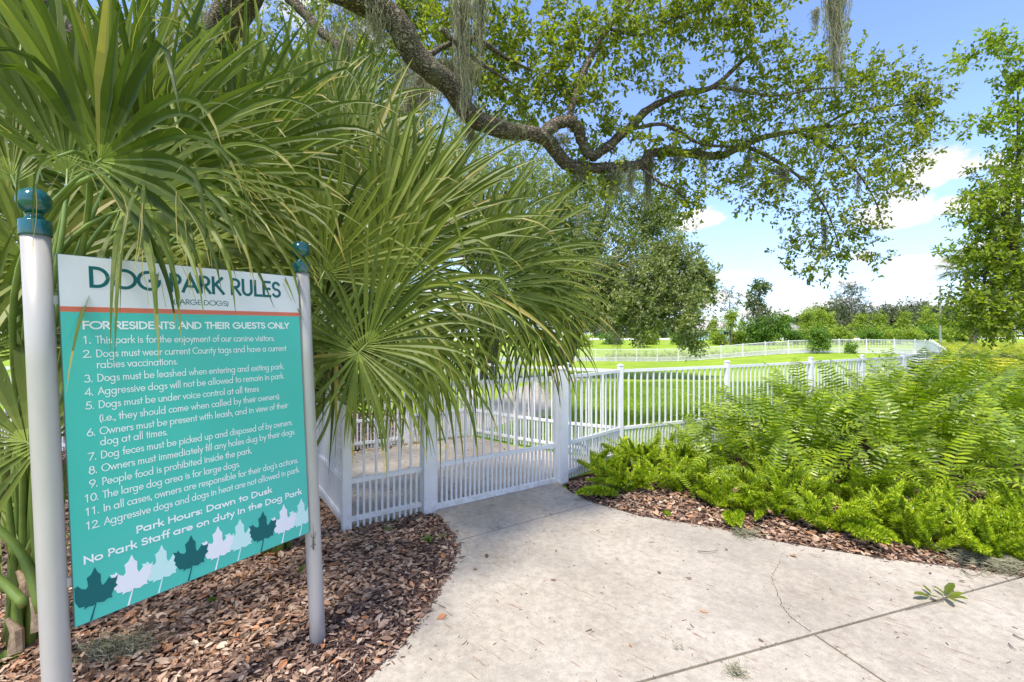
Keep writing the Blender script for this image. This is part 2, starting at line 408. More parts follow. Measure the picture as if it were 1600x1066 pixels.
M['white_paint'] = mat('white_paint', rough=.5, col=(.78, .78, .78))

# ------------------------------------------------------------------ the ground
def grid_axis(lo, hi, fine_lo, fine_hi, fine, grow):
    a = list(np.arange(fine_lo, fine_hi + 1e-6, fine)); s = fine
    while a[-1] < hi: s *= grow; a.append(min(a[-1] + s, hi))
    s = fine; b = []
    c = fine_lo
    while c > lo: s *= grow; c = max(c - s, lo); b.append(c)
    return np.array(b[::-1] + a)
def terrain():
    xs = grid_axis(-900, 900, -40, 40, 1.5, 1.25); ys = grid_axis(-300, 1600, -8, 80, 1.5, 1.25)
    X, Y = np.meshgrid(xs, ys, indexing='ij'); V = np.stack([X, Y, G(X, Y)], -1).reshape(-1, 3)
    n = len(ys); I, J = np.meshgrid(np.arange(len(xs)-1), np.arange(n-1), indexing='ij'); I = I.ravel(); J = J.ravel()
    F = np.stack([I*n+J, (I+1)*n+J, (I+1)*n+J+1, I*n+J+1], -1)
    o = add('lawn_ground', V, F, M['lawn'], smooth=True); tag(o, kind='structure')
terrain()

def poly_sheet(name, poly, z, m, kind='structure', parent=None, follow=False):
    bm = bmesh.new()
    vs = [bm.verts.new((x, y, z)) for x, y in poly]; f = bm.faces.new(vs)
    if f.calc_area() and f.normal.z < 0: f.normal_flip()
    bm.normal_update()
    if f.normal.z < 0: f.normal_flip()
    bmesh.ops.triangulate(bm, faces=bm.faces[:])
    me = bpy.data.meshes.new(name); bm.to_mesh(me); bm.free(); me.materials.append(m)
    o = bpy.data.objects.new(name, me); COL.objects.link(o)
    if parent: o.parent = parent
    if kind: o['kind'] = kind
    return o
def strip_sheet(name, pts, w, z, m, n=40, kind='structure'):
    c = catmull([(x, y, 0) for x, y in pts], n); T = nrm(np.gradient(c, axis=0)); sd = np.stack([-T[:, 1], T[:, 0], 0*T[:, 0]], -1)
    V = []
    for k in np.linspace(-1, 1, 7):
        q = c + sd * w / 2 * k; q[:, 2] = G(q[:, 0], q[:, 1]) + z; V.append(q)
    V = np.stack(V, 1).reshape(-1, 3); F = [(i*7+j, i*7+j+1, (i+1)*7+j+1, (i+1)*7+j) for i in range(n-1) for j in range(6)]
    o = add(name, V, F, m, smooth=True); o['kind'] = kind; return o

# concrete outlines (metres)
left_curve = [(-.757, 4.16), (-.62, 3.95), (-.50, 3.66), (-.467, 3.48), (-.41, 3.31), (-.435, 3.01), (-.485, 2.74), (-.545, 2.42), (-.67, 2.12), (-.86, 1.86), (-1.12, 1.62)]
right_curve = [(.53, 4.78), (.60, 4.60), (.786, 4.30), (1.117, 3.99), (1.70, 3.745), (2.0, 3.52), (2.55, 3.27), (2.95, 3.14), (3.38, 3.0)]
def inset(poly, d):
    p = np.array(poly, float)
    if np.sum(p[:, 0]*np.roll(p[:, 1], -1) - np.roll(p[:, 0], -1)*p[:, 1]) < 0: p = p[::-1]
    e = nrm(np.roll(p, -1, 0) - p); n1 = np.stack([-e[:, 1], e[:, 0]], -1); n0 = np.roll(n1, 1, 0)
    q = nrm(n0+n1); k = np.clip(np.sum(q*n1, 1, keepdims=True), .4, 1)
    return p + q*d/k
def slab(poly, parent, top=.03, gap=.008):
    """poured slab with eased edges and a recessed joint round it"""
    a = inset(poly, gap); b = inset(poly, gap+.007); n = len(a)
    bm = bmesh.new()
    r0 = [bm.verts.new((x, y, -.08)) for x, y in a]; r1 = [bm.verts.new((x, y, top-.007)) for x, y in a]; r2 = [bm.verts.new((x, y, top)) for x, y in b]
    for i in range(n):
        j = (i+1) % n; bm.faces.new((r0[i], r0[j], r1[j], r1[i])); bm.faces.new((r1[i], r1[j], r2[j], r2[i]))
    for t in tessellate_polygon([[Vector((x, y, 0)) for x, y in b]]):
        q = [r2[i] for i in t]; ar = (b[t[1]][0]-b[t[0]][0])*(b[t[2]][1]-b[t[0]][1]) - (b[t[2]][0]-b[t[0]][0])*(b[t[1]][1]-b[t[0]][1])
        bm.faces.new(q if ar > 0 else q[::-1])
    me = bpy.data.meshes.new('slab'); bm.to_mesh(me); bm.free(); me.materials.append(M['concrete'])
    o = bpy.data.objects.new('slab', me); COL.objects.link(o); o.parent = parent; return o
path = bpy.data.objects.new('concrete_path', None); COL.objects.link(path); path['kind'] = 'structure'; OFF[path.name] = np.zeros(3)
j2a = np.array([.685, 2.12]); j2d = nrm(np.array([2.695, .88]))
def j2(t): p = j2a + j2d * t; return (float(p[0]), float(p[1]))
perp = np.array([.20, -.62]); perp = perp / np.linalg.norm(perp)
perp = np.array([j2d[1], -j2d[0]])
lft = (-1.02, j2(-1.79)[1])
joint1 = [(-.467, 3.48), (.786, 4.30)]
slab([(-.86, 4.02), (-.757, 4.16)] [1:] + left_curve[1:4] + [joint1[1]] + [(.60, 4.60), (.53, 4.78), (.62, 5.0), (-.78, 4.12)][:-1], path)
slab(left_curve[3:-1] + [j2(-1.62)] + [j2(.95 + 0)] + [j2(2.83)] + right_curve[2:8][::-1], path)
def walk_slab(t0, t1, w=1.8):
    a, b = j2(t0), j2(t1); c = tuple(np.array(b) + perp*w); d = tuple(np.array(a) + perp*w)
    slab([d, c, b, a], path)
for t0, t1 in ((-4.4, -1.4+.0), (-1.4, .965), (.965, 3.33), (3.33, 5.7), (5.7, 8.1), (8.1, 10.5), (10.5, 12.9), (12.9, 15.3)):
    walk_slab(t0, t1)
# vestibule pad
VL = np.array([-1.344, 3.69]); VGL = np.array([-.757, 4.08]); VGR = np.array([.535, 4.92]); VR = np.array([1.38, 5.80])
VB1 = np.array([-.62, 7.2]); VB2 = np.array([-2.25, 6.2]); VB3 = np.array([-2.62, 5.55])
slab([tuple(VL+[.0, .1]), tuple(VGL+[.05,.1]), (.53, 5.02), tuple(VR+[-.25, .0]), (.137, 6.42), tuple(VB1+[0, -.1]), tuple(VB2+[.1, -.05]), tuple(VB3+[.15, 0])], path, top=.026)
slab([(-.62, 7.16), (.0, 8.4), (1.2, 9.2), (.6, 10.6), (-1.2, 9.6), (-2.1, 6.25)], path, top=.024)
# hairline crack from the joint crossing, filled with dirt
cr = [P(1268, 997, 2.425), P(1250, 985, 2.49), P(1232, 968, 2.583), P(1222, 955, 2.66), P(1216, 938, 2.769), P(1211, 925, 2.858), P(1206, 908, 2.984), P(1215, 892, 3.11), P(1219, 880, 3.218)]
cr = catmull([(p[0], p[1], 0) for p in cr], 60); cr[:, :2] += RNG.normal(0, .004, (60, 2))
T = nrm(np.gradient(cr, axis=0)); sd = np.stack([-T[:, 1], T[:, 0], 0*T[:, 0]], -1)
wv = (.0019 * np.linspace(1, .4, 60))[:, None]
V = np.concatenate([cr + sd*wv, cr - sd*wv]); V[:, 2] = .0312
o = add('crack', V, [(i, i+1, 61+i, 60+i) for i in range(59)], M['soil'], path)

# mulch beds
bed_left = [(-.40+.03, 3.45)]
bed_left = [(-14, -4.2), (-14, 9.4), (-4.5, 9.6), (-1.0, 9.0), (-.62, 7.25), (-2.25, 6.2), (-2.62, 5.55), (-1.344, 3.69), (-.757, 4.10)] + [(x+.02, y) for x, y in left_curve[1:]] + [(-1.3, 1.5), (-6, -.5)]
poly_sheet('mulch_bed', bed_left, .012, M['soil'])
bed_right = [(.55, 5.0)] + [(x, y-.02) for x, y in right_curve[1:]] + [(6, 3.85), (12, 5.8), (26, 10.2), (26, 21), (19.6, 19.8), (14, 14.4), (8.05, 9.2), (4.95, 7.35), (3.1, 6.4), (1.45, 5.65)]
poly_sheet('mulch_bed_front', bed_right, .012, M['soil'])
# far paths
strip_sheet('asphalt_path', [(-60, 47), (-6, 46), (4, 45.8), (12, 45.5), (20, 44.3), (27, 42), (33, 38.5), (40, 30)], 3.6, .03, M['asphalt'])
strip_sheet('park_path', [(-7, 23), (-1, 25), (2.2, 22.5), (1.5, 17), (.5, 12), (.2, 9.6)], 1.6, .02, M['concrete'])
strip_sheet('gravel_road', [(-260, 128), (-60, 124), (10, 122), (60, 125), (140, 140), (300, 175)], 26, .03, M['gravel'])

# ------------------------------------------------------------------ fences
FH = 1.17
up = np.array([0, 0, 1.])
def picket_mesh(h, w=.017):
    V, F = MB().box((0, 0, h/2), (w/2, w/2, h/2)).V[0], BOXF
    return mesh_from('picket', V, F, M['vinyl'])
PK = {}
def get_picket(h, w=.017):
    k = (round(h, 2), w)
    if k not in PK: PK[k] = picket_mesh(h, w)
    return PK[k]
def post(p, parent, w=.056, h=1.215, ang=0, name='post'):
    z = float(G(p[0], p[1])); c, s_ = math.cos(ang), math.sin(ang); ax = [(c, s_, 0), (-s_, c, 0), (0, 0, 1)]
    b = MB(); b.box((p[0], p[1], z + h/2 - .03), (w/2, w/2, h/2+.03), ax)
    # cap: overhanging plate and low pyramid
    b.box((p[0], p[1], z + h + .006), (w/2+.005, w/2+.005, .006), ax)
    q = np.array([[-1, -1], [1, -1], [1, 1], [-1, 1]]) * (w/2+.002)
    base = [np.array([p[0], p[1], z+h+.012]) + x*np.array(ax[0]) + y*np.array(ax[1]) for x, y in q]
    tp = [np.array([p[0], p[1], z+h+.012+w*.22]) + .25*(x*np.array(ax[0]) + y*np.array(ax[1])) for x, y in q]
    b.arr(base + tp, [(0,1,5,4), (1,2,6,5), (2,3,7,6), (3,0,4,7), (4,5,6,7)])
    return b.build(name, M['vinyl'], parent)
def panel(a, b, parent, indiv=True, sp=.1, puppy=True, bottom=.11, mid=.42, clear=.03, stuff=None, w=.017):
    a = np.append(a, G(*a)); b = np.append(b, G(*b)); L = np.linalg.norm((b-a)[:2]); d = (b-a)/L
    ang = math.atan2(d[1], d[0])
    for zt, nm in ((FH-.02, 'rail'), (mid, 'rail'), (bottom, 'rail')):
        MB().bar(a + up*zt, b + up*zt, .032, .036).build(nm, M['vinyl'], parent)
    n = max(2, int(round(L/sp)))
    for i in range(1, 2*n):
        t = i/(2*n); p = a + (b-a)*t; full = (i % 2 == 0)
        if not full and not puppy: continue
        h = (FH-.02 if full else mid) - clear
        if indiv:
            place('picket', get_picket(h, w), p + up*clear, parent, rot=(0, 0, ang))
        else:
            c, s_ = math.cos(ang), math.sin(ang)
            stuff.box(p + up*(clear+h/2), (w/2, w/2, h/2), [(c, s_, 0), (-s_, c, 0), (0, 0, 1)])
def run(pts, parent, indiv=True, posts=True, stuff=None, **kw):
    pts = [np.array(p, float) for p in pts]
    for i, p in enumerate(pts):
        q = pts[min(i+1, len(pts)-1)] - pts[max(i-1, 0)]
        if posts: post(p, parent, ang=math.atan2(q[1], q[0]))
    for a, b in zip(pts[:-1], pts[1:]):
        d = nrm(b-a)*.03; panel(a+d, b-d, parent, indiv, stuff=stuff, **kw)
def divide(a, b, n): return [np.array(a) + (np.array(b)-np.array(a))*i/n for i in range(n+1)]

gang = math.atan2(*(VGR-VGL)[::-1])
f1 = thing('entry_fence', 'white vinyl picket fence forming the entry pen around the gate', 'fence', (*VGL, 0))
post(VGL, f1, .105, 1.24, gang); post(VGR, f1, .105, 1.24, gang)
post(VL, f1, .07, 1.215, gang)
gd = nrm(VGR-VGL)
panel(VL + gd*.04, VGL - gd*.055, f1)
d2 = nrm(VR-VGR); panel(VGR + d2*.055, VR - d2*.03, f1)
lf = divide(VL, VB3, 1); mid_l = (VL+VB3)/2
for p in (mid_l, VB3, VB2): post(p, f1, ang=2.2)
for a, b in ((VL, mid_l), (mid_l, VB3), (VB3, VB2)):
    d = nrm(b-a)*.035; panel(a+d, b-d, f1)
f1b = thing('inner_fence', 'white vinyl picket fence closing the back of the entry pen', 'fence', (*VB1, 0))
bp = [VR, np.array([.735, 6.15]), np.array([.06, 6.62]), VB1]
for p in bp[1:]: post(p, f1b, ang=-.6)
for a, b in zip(bp[:-1], bp[1:]):
    d = nrm(b-a)*.035; panel(a+d, b-d, f1b)
IG1 = VB1 + (VB2-VB1)*.56
post(IG1, f1b, .08, 1.22, .55)
d = nrm(VB2-IG1)*.045; panel(IG1+d, VB2-d, f1b)

def gate(a, b, label, latch_side=1):
    g = thing('gate', label, 'gate', (*a, 0)); d = nrm(b-a); L = np.linalg.norm(b-a); s0 = .065; s1 = .075
    A = np.append(a + d*s0, 0); B = np.append(b - d*s1, 0); D = np.append(d, 0); sdv = np.cross(D, up)
    for q in (A, B):
        MB().box(q + up*(.03+.58), (.024, .02, .585), [D, sdv, up]).build('stile', M['vinyl'], g)
    A2 = A + D*.025; B2 = B - D*.025
    for z, h in ((FH-.02, .04), (.43, .038), (.058, .05)):
        MB().bar(A2+up*z, B2+up*z, .03, h).build('rail', M['vinyl'], g)
    n = 14; LL = np.linalg.norm(B2-A2); ang = math.atan2(d[1], d[0])
    for i in range(1, 2*n):
        full = i % 2 == 0; p = A2 + (B2-A2)*i/(2*n)
        place('picket', get_picket((FH-.04 if full else .43)-.06), p + up*.06, g, rot=(0, 0, ang))
    # hinges and latch in black plastic
    for z in (.25, .95):
        b_ = MB(); b_.box(A - D*.02 - sdv*.028 + up*z, (.028, .012, .045), [D, sdv, up]); b_.box(A - D*.045 - sdv*.03 + up*z, (.012, .016, .03), [D, sdv, up]); b_.build('hinge', M['black'], g)
    V, F = lathe([(0, .0), (.012, .0), (.021, .012), (.025, .035), (.024, .06), (.017, .078), (0, .082)], 14)
    V = V + (B + D*.105 + up*1.07 - sdv*(-.0)); k = MB(); k.arr(V, F); k.box(B + D*.06 + up*1.09 + sdv*.028, (.045, .01, .022), [D, sdv, up]); k.build('latch', M['black'], g)
    return g
gate(VGL, VGR, 'closed white picket gate standing at the end of the concrete path')
gate(IG1, VB1, 'white picket gate at the back of the entry pen behind the palm leaves')

f2 = thing('boundary_fence', 'long white picket fence running from the pen past the ferns and round the lawn', 'fence', (*VR, 0))
loop = [VR, (3.1, 6.56), (4.95, 7.54), (6.5, 8.45), (8.07, 9.4)]
run(loop[:4], f2)
far = [(8.07, 9.4), (11, 12.1), (14, 14.9), (17, 17.9), (19.8, 20.8), (22.4, 23.8), (24.6, 26.4), (26.7, 28.9), (28.6, 31.2), (30, 33.4), (30.4, 35.4), (29.6, 37.2), (28, 38.4), (24, 40.0), (18, 41.0), (10, 41.6), (0, 41.6), (-10, 41.2), (-22, 40)]
fc = catmull([(x, y, 0) for x, y in far], 700)[:, :2]
s_ = np.concatenate([[0], np.cumsum(np.linalg.norm(np.diff(fc, axis=0), axis=1))]); nsec = int(s_[-1]/1.83)
fp = [np.array([np.interp(t, s_, fc[:, 0]), np.interp(t, s_, fc[:, 1])]) for t in np.linspace(0, s_[-1], nsec+1)]
stf = MB()
for a, b in zip([loop[3]], [loop[4]]): run([a, b], f2, indiv=False, posts=False, stuff=stf)
for i, p in enumerate(fp):
    q = fp[min(i+1, nsec)] - fp[max(i-1, 0)]; post(p, f2, ang=math.atan2(q[1], q[0]), w=.07)
rb = MB()
for a, b in zip(fp[:-1], fp[1:]):
    A = np.append(a, G(*a)); B = np.append(b, G(*b)); ang = math.atan2(*(b-a)[::-1]); c, sn = math.cos(ang), math.sin(ang)
    for z in (FH-.02, .42, .08): MB().bar(A+up*z, B+up*z, .032, .045).build('rail', M['vinyl'], f2)
    for i in range(1, 36):
        full = i % 2 == 0; p = A + (B-A)*i/36; h = (FH-.02 if full else .42) - .04
        stf.box(p + up*(.04+h/2), (.011, .011, h/2), [(c, sn, 0), (-sn, c, 0), (0, 0, 1)])
tag(stf.build('pickets', M['vinyl'], f2), kind='stuff')
f3 = thing('side_fence', 'white picket fence glimpsed behind the palms at the left edge', 'fence', (*VB3, 0))
stf = MB(); sp_ = [VB3, (-4.4, 5.9), (-6.2, 6.2), (-8, 6.4), (-9.8, 6.5), (-11.6, 6.5)]
sp_ = [np.array(p, float) for p in sp_]
for p in sp_[1:]: post(p, f3)
for a, b in zip(sp_[:-1], sp_[1:]):
    panel(a, b, f3, indiv=False, stuff=stf)
tag(stf.build('pickets', M['vinyl'], f3), kind='stuff')

# ------------------------------------------------------------------ the sign
def build_sign():
    TL = np.array([-1.58558699, 1.58782021, 1.89915264]); TR = np.array([-1.0944, 2.32274, 1.91075])
    BL = np.array([-1.53002, 1.59508, .59251]); W = .88403; H = 1.30785
    u = nrm(TR-TL); v = nrm(BL-TL); n = nrm(np.cross(v, u))      # n toward the viewer
    if n @ (-TL + [0, 0, 1.62]) < 0: n = -n
    axis = -v
    g = thing('dog_park_sign', 'tall turquoise and white DOG PARK RULES sign on two silver posts', 'sign', (-1.26, 1.97, 0))
    def Q(a, b, z=0): return TL + u*a + v*b + n*z
    def prism(name, poly, z0, z1, m, parent):
        bm = bmesh.new(); off = OFF[parent.name]
        vs = [bm.verts.new(tuple(Q(a, b, z1) - off)) for a, b in poly]; f = bm.faces.new(vs)
        r = bmesh.ops.extrude_face_region(bm, geom=[f]); nv = [x for x in r['geom'] if isinstance(x, bmesh.types.BMVert)]
        bmesh.ops.translate(bm, verts=nv, vec=tuple(-n*(z1-z0)))
        bmesh.ops.recalc_face_normals(bm, faces=bm.faces[:]); bmesh.ops.triangulate(bm, faces=[f for f in bm.faces if len(f.verts) > 4])
        me = bpy.data.meshes.new(name); bm.to_mesh(me); bm.free(); me.materials.append(m)
        return link(bpy.data.objects.new(name, me), parent)
    board = prism('board', [(-.002, -.002), (W+.002, -.002), (W+.002, H+.002), (-.002, H+.002)], -.008, -.0003, M['sign_back'], g)
    prism('header', [(0, 0), (W, 0), (W, .182), (0, .182)], -.0003, .0006, M['sign_white'], board)
    prism('stripe', [(0, .182), (W, .182), (W, .201), (0, .201)], -.0003, .0007, M['sign_orange'], board)
    face = prism('rules_face', [(0, .201), (W, .201), (W, H), (0, H)], -.0003, .0006, M['sign_teal'], board)
    # ---- stroke lettering (geometric sans)
    def arc(cx, cy, rx, ry, a0, a1, n=None):
        n = n or max(5, int(abs(a1-a0)/14)); t = np.radians(np.linspace(a0, a1, n)); return [(cx+rx*math.cos(x), cy+ry*math.sin(x)) for x in t]
    o_ = lambda cx, r=.29: arc(cx, .31, r, .31, 90, 450, 26)
    Gl = {
    ' ': ([], .30), '.': ([[(.07, .0), (.07, .07)]], .2), ',': ([[(.09, .07), (.05, -.12)]], .2), ':': ([[(.07, .0), (.07, .08)], [(.07, .50), (.07, .58)]], .22), "'": ([[(.06, 1.0), (.04, .76)]], .14),
    '(': ([arc(.45, .42, .37, .62, 125, 235)], .30), ')': ([arc(-.2, .42, .37, .62, 55, -55)], .26),
    'a': ([o_(.32), [(.61, .62), (.61, 0)]], .78), 'b': ([[(.08, 1.08), (.08, 0)], o_(.37)], .76), 'c': ([arc(.33, .31, .29, .31, 48, 312)], .58),
    'd': ([o_(.32), [(.61, 1.08), (.61, 0)]], .78), 'e': ([[(.04, .31), (.61, .31)] + arc(.33, .31, .29, .31, 0, 318)], .70),
    'f': ([arc(.33, .88, .15, .18, 75, 180) + [(.18, 0)], [(.02, .60), (.34, .60)]], .36), 'g': ([o_(.32), [(.61, .62), (.61, -.1)] + arc(.335, -.1, .275, .26, 0, -150)], .78),
    'h': ([[(.08, 1.08), (.08, 0)], arc(.305, .36, .225, .25, 180, 0) + [(.53, 0)]], .66), 'i': ([[(.09, .62), (.09, 0)], [(.09, .80), (.09, .88)]], .24), 'j': ([[(.09, .62), (.09, -.36)], [(.09, .80), (.09, .88)]], .24),
    'k': ([[(.08, 1.08), (.08, 0)], [(.44, .62), (.10, .28)], [(.20, .38), (.50, 0)]], .54), 'l': ([[(.09, 1.08), (.09, 0)]], .24),
    'm': ([[(.08, .62), (.08, 0)], arc(.26, .40, .18, .21, 180, 0) + [(.44, 0)], arc(.62, .40, .18, .21, 180, 0) + [(.80, 0)]], .95),
    'n': ([[(.08, .62), (.08, 0)], arc(.305, .36, .225, .25, 180, 0) + [(.53, 0)]], .66), 'o': ([o_(.33)], .70), 'p': ([[(.08, .62), (.08, -.36)], o_(.37)], .76),
    'r': ([[(.08, .62), (.08, 0)], arc(.30, .36, .22, .25, 180, 62)], .42), 's': ([arc(.22, .46, .15, .15, 35, 250) + arc(.22, .16, .17, .16, 75, -150)], .46),
    't': ([[(.17, .90), (.17, 0)], [(.02, .60), (.33, .60)]], .36), 'u': ([[(.08, .62), (.08, .26)] + arc(.305, .26, .225, .25, 180, 360), [(.53, .62), (.53, 0)]], .66),
    'v': ([[(.02, .62), (.26, .02), (.50, .62)]], .54), 'w': ([[(.02, .62), (.22, .02), (.42, .60), (.62, .02), (.82, .62)]], .86), 'x': ([[(.03, .62), (.47, 0)], [(.47, .62), (.03, 0)]], .52), 'y': ([[(.02, .62), (.27, .06)], [(.52, .62), (.14, -.36)]], .56),
    'A': ([[(.02, 0), (.40, 1), (.78, 0)], [(.16, .34), (.64, .34)]], .82), 'C': ([arc(.52, .5, .48, .5, 50, 310)], .86), 'D': ([[(.08, 0), (.08, 1), (.28, 1)] + arc(.28, .5, .46, .5, 90, -90) + [(.08, 0)]], .84),
    'E': ([[(.50, 1), (.08, 1), (.08, 0), (.50, 0)], [(.08, .52), (.47, .52)]], .58), 'F': ([[(.50, 1), (.08, 1), (.08, 0)], [(.08, .52), (.46, .52)]], .54), 'G': ([arc(.52, .5, .48, .5, 48, 360) + [(.58, .5)]], 1.08),
    'H': ([[(.08, 1), (.08, 0)], [(.66, 1), (.66, 0)], [(.08, .52), (.66, .52)]], .76), 'I': ([[(.09, 1), (.09, 0)]], .22), 'K': ([[(.08, 1), (.08, 0)], [(.58, 1), (.10, .46)], [(.22, .58), (.64, 0)]], .66),
    'L': ([[(.08, 1), (.08, 0), (.46, 0)]], .50), 'N': ([[(.08, 0), (.08, 1), (.70, 0), (.70, 1)]], .80), 'O': ([arc(.52, .5, .49, .5, 90, 450, 30)], 1.04), 'P': ([[(.08, 0), (.08, 1), (.28, 1)] + arc(.28, .72, .24, .28, 90, -90) + [(.08, .44)]], .58),
    'R': ([[(.08, 0), (.08, 1), (.28, 1)] + arc(.28, .73, .24, .27, 90, -90) + [(.08, .46)], [(.26, .46), (.56, 0)]], .62), 'S': ([arc(.30, .75, .21, .245, 30, 255) + arc(.30, .25, .24, .25, 78, -150)], .60),
    'T': ([[(.02, 1), (.54, 1)], [(.28, 1), (.28, 0)]], .56), 'U': ([[(.08, 1), (.08, .30)] + arc(.34, .28, .26, .28, 180, 360) + [(.60, 1)]], .70), 'Y': ([[(.02, 1), (.30, .48), (.58, 1)], [(.30, .48), (.30, 0)]], .60),
    '0': ([arc(.31, .5, .26, .5, 90, 450, 26)], .62), '1': ([[(.14, .84), (.32, 1), (.32, 0)]], .62), '2': ([arc(.30, .72, .23, .27, 165, -38) + [(.06, 0), (.56, 0)]], .62), '3': ([arc(.28, .76, .2, .23, 140, -80) + arc(.28, .27, .25, .27, 82, -150)], .62),
    '4': ([[(.44, 0), (.44, 1), (.04, .26), (.58, .26)]], .62), '5': ([[(.52, 1), (.20, 1), (.13, .56)] + arc(.28, .31, .26, .30, 105, -150)], .62), '6': ([[(.40, 1), (.10, .44)], arc(.31, .28, .25, .28, 90, 450, 22)], .62),
    '7': ([[(.06, 1), (.56, 1), (.18, 0)]], .62), '8': ([arc(.31, .76, .19, .23, 90, 450, 20), arc(.31, .27, .24, .28, 90, 450, 22)], .62), '9': ([[(.22, 0), (.52, .58)], arc(.31, .72, .25, .28, 90, 450, 22)], .62), }
    def text(s, u0, u1, vb, cap, bold, m, parent, name='lettering', vb1=None, track=0.0):
        adv = sum(Gl[c][1] + track for c in s) or 1
        sx = (u1-u0)/adv; x = 0; V = []; F = []; th = bold*cap/2; k = 0; slope = ((vb1-vb)/(u1-u0)) if vb1 is not None else 0
        for c in s:
            strokes, a = Gl[c]
            for pl in strokes:
                k += 1; z = .0012 + .00006*(k % 4)
                closed = len(pl) > 3 and abs(pl[0][0]-pl[-1][0]) < 1e-6 and abs(pl[0][1]-pl[-1][1]) < 1e-6
                # keep centre line half a stroke inside the letter box
                pts = np.array([((x+p[0])*sx, (bold/2 + p[1]*(1-bold) if 0 <= p[1] <= 1 else p[1])*cap) for p in pl])
                pts = pts[np.concatenate([[True], np.linalg.norm(np.diff(pts, axis=0), axis=1) > 1e-7])]
                n = len(pts); off = np.zeros((n, 2)); seg = nrm(np.diff(pts, axis=0)); nr = np.stack([-seg[:, 1], seg[:, 0]], -1)
                ext = 0 if closed else 1
                for i in range(n):
                    if i == 0: q = nr[0] + (nr[-1] if closed else 0)
                    elif i == n-1: q = nr[-1] + (nr[0] if closed else 0)
                    else: q = nr[i-1] + nr[i]
                    q = nrm(q); ref = nr[min(i, n-2)]; off[i] = q/max(.35, abs(q@ref))
                if ext:
                    pts[0] -= seg[0]*th*.98; pts[-1] += seg[-1]*th*.98
                    pts0 = pts
                b0 = len(V)
                for i in range(n):
                    for sgn in (1, -1):
                        a_, b_ = pts[i] + off[i]*th*sgn; V.append(Q(u0+a_, vb - b_ + slope*a_, z))
                for i in range(n-1): F.append((b0+2*i, b0+2*i+1, b0+2*i+3, b0+2*i+2))
            x += a + track
        return add(name, V, F, m, parent)
    IW, IT = M['ink_white'], M['ink_teal']
    text('DOG PARK RULES', .080, .795, .112, .079, .15, IT, board, track=.06)
    text('(LARGE DOGS)', .338, .55, .1615, .0225, .12, IT, board, track=.04)
    text('FOR RESIDENTS AND THEIR GUESTS ONLY', .056, .826, .264, .031, .185, IW, face, track=.06)
    rules = [('1.', 'This park is for the enjoyment of our canine visitors.', .752, .316, .3235), ('2.', 'Dogs must wear current County tags and have a current', .808, .366, .374), (None, 'rabies vaccinations.', .345, .4065, .410),
     ('3.', 'Dogs must be leashed when entering and exiting park.', .792, .4555, .463), ('4.', 'Aggressive dogs will not be allowed to remain in park.', .791, .504, .510), ('5.', 'Dogs must be under voice control at all times', .666, .553, .559),
     (None, '(i.e., they should come when called by their owners).', .766, .6025, .607), ('6.', 'Owners must be present with leash, and in view of their', .804, .65, .657), (None, 'dog at all times.', .298, .6895, .692),
     ('7.', 'Dog feces must be picked up and disposed of by owners.', .823, .7375, .7445), ('8.', 'Owners must immediately fill any holes dug by their dogs.', .835, .786, .793), ('9.', 'People food is prohibited inside the park.', .622, .835, .840),
     ('10.', 'The large dog area is for large dogs.', .567, .884, .889), ('11.', "In all cases, owners are responsible for their dog's actions.", .843, .9325, .939), ('12.', 'Aggressive dogs and dogs in heat are not allowed in park.', .849, .982, .988)]
    for num, s, u1, v0, v1 in rules:
        if num: text(num, .053 if len(num) == 2 else .038, .078, v0, .0285, .105, IW, face)
        text(s, .0895, u1, v0, .0285, .10, IW, face, vb1=v1, track=.045)
    text('Park Hours: Dawn to Dusk', .182, .706, 1.0485, .029, .175, IW, face, track=.05)
    text('No Park Staff are on duty in the Dog Park', .029, .855, 1.1015, .029, .175, IW, face, track=.05)
    # maple leaves along the foot of the board
    leaf = [(0, 1), (.07, .86), (.16, .79), (.155, .60), (.20, .50), (.30, .555), (.42, .66), (.44, .60), (.60, .585), (.68, .64), (.645, .53), (.60, .455), (.655, .38), (.55, .335), (.455, .20), (.48, .13), (.34, .145), (.22, .10), (.08, .125), (.02, .15),
            (-.10, .10), (-.24, .12), (-.36, .09), (-.34, .155), (-.50, .17), (-.56, .26), (-.66, .34), (-.63, .40), (-.70, .47), (-.64, .56), (-.71, .68), (-.57, .655), (-.53, .70), (-.41, .59), (-.33, .565), (-.30, .54), (-.22, .60), (-.235, .74), (-.25, .80), (-.12, .85)]
    W_ = [(.050, 'ink_teal', 3), (.157, 'ink_lav', 2), (.252, 'ink_pale', 1), (.354, 'ink_teal', 3), (.457, 'ink_lav', 2), (.548, 'ink_pale', 1), (.650, 'ink_teal', 3), (.751, 'ink_lav', 2), (.842, 'ink_pale', 1)]
    for k, (cu, mn, lay) in enumerate(W_):
        pts = []
        for (a, b) in leaf:
            uu = cu + .008 + a*.093; vv = 1.272 - .150*b
            pts.append((min(max(uu, .0012), W-.0012), vv))
        lf_ = prism('leaf_print', pts, .0006, .0008 + .00025*lay, M[mn], face)
        lf_['label'] = {'ink_teal': 'dark teal maple leaf print', 'ink_lav': 'white maple leaf print', 'ink_pale': 'pale aqua maple leaf print'}[mn]
        st = [(cu+.006, 1.246), (cu+.0095, 1.246), (cu-.006, 1.3065), (cu-.0125, 1.3065)]
        prism('leaf_stalk', [(max(a, .001), b) for a, b in st], .0006, .0007 + .00025*lay, M[mn], face)
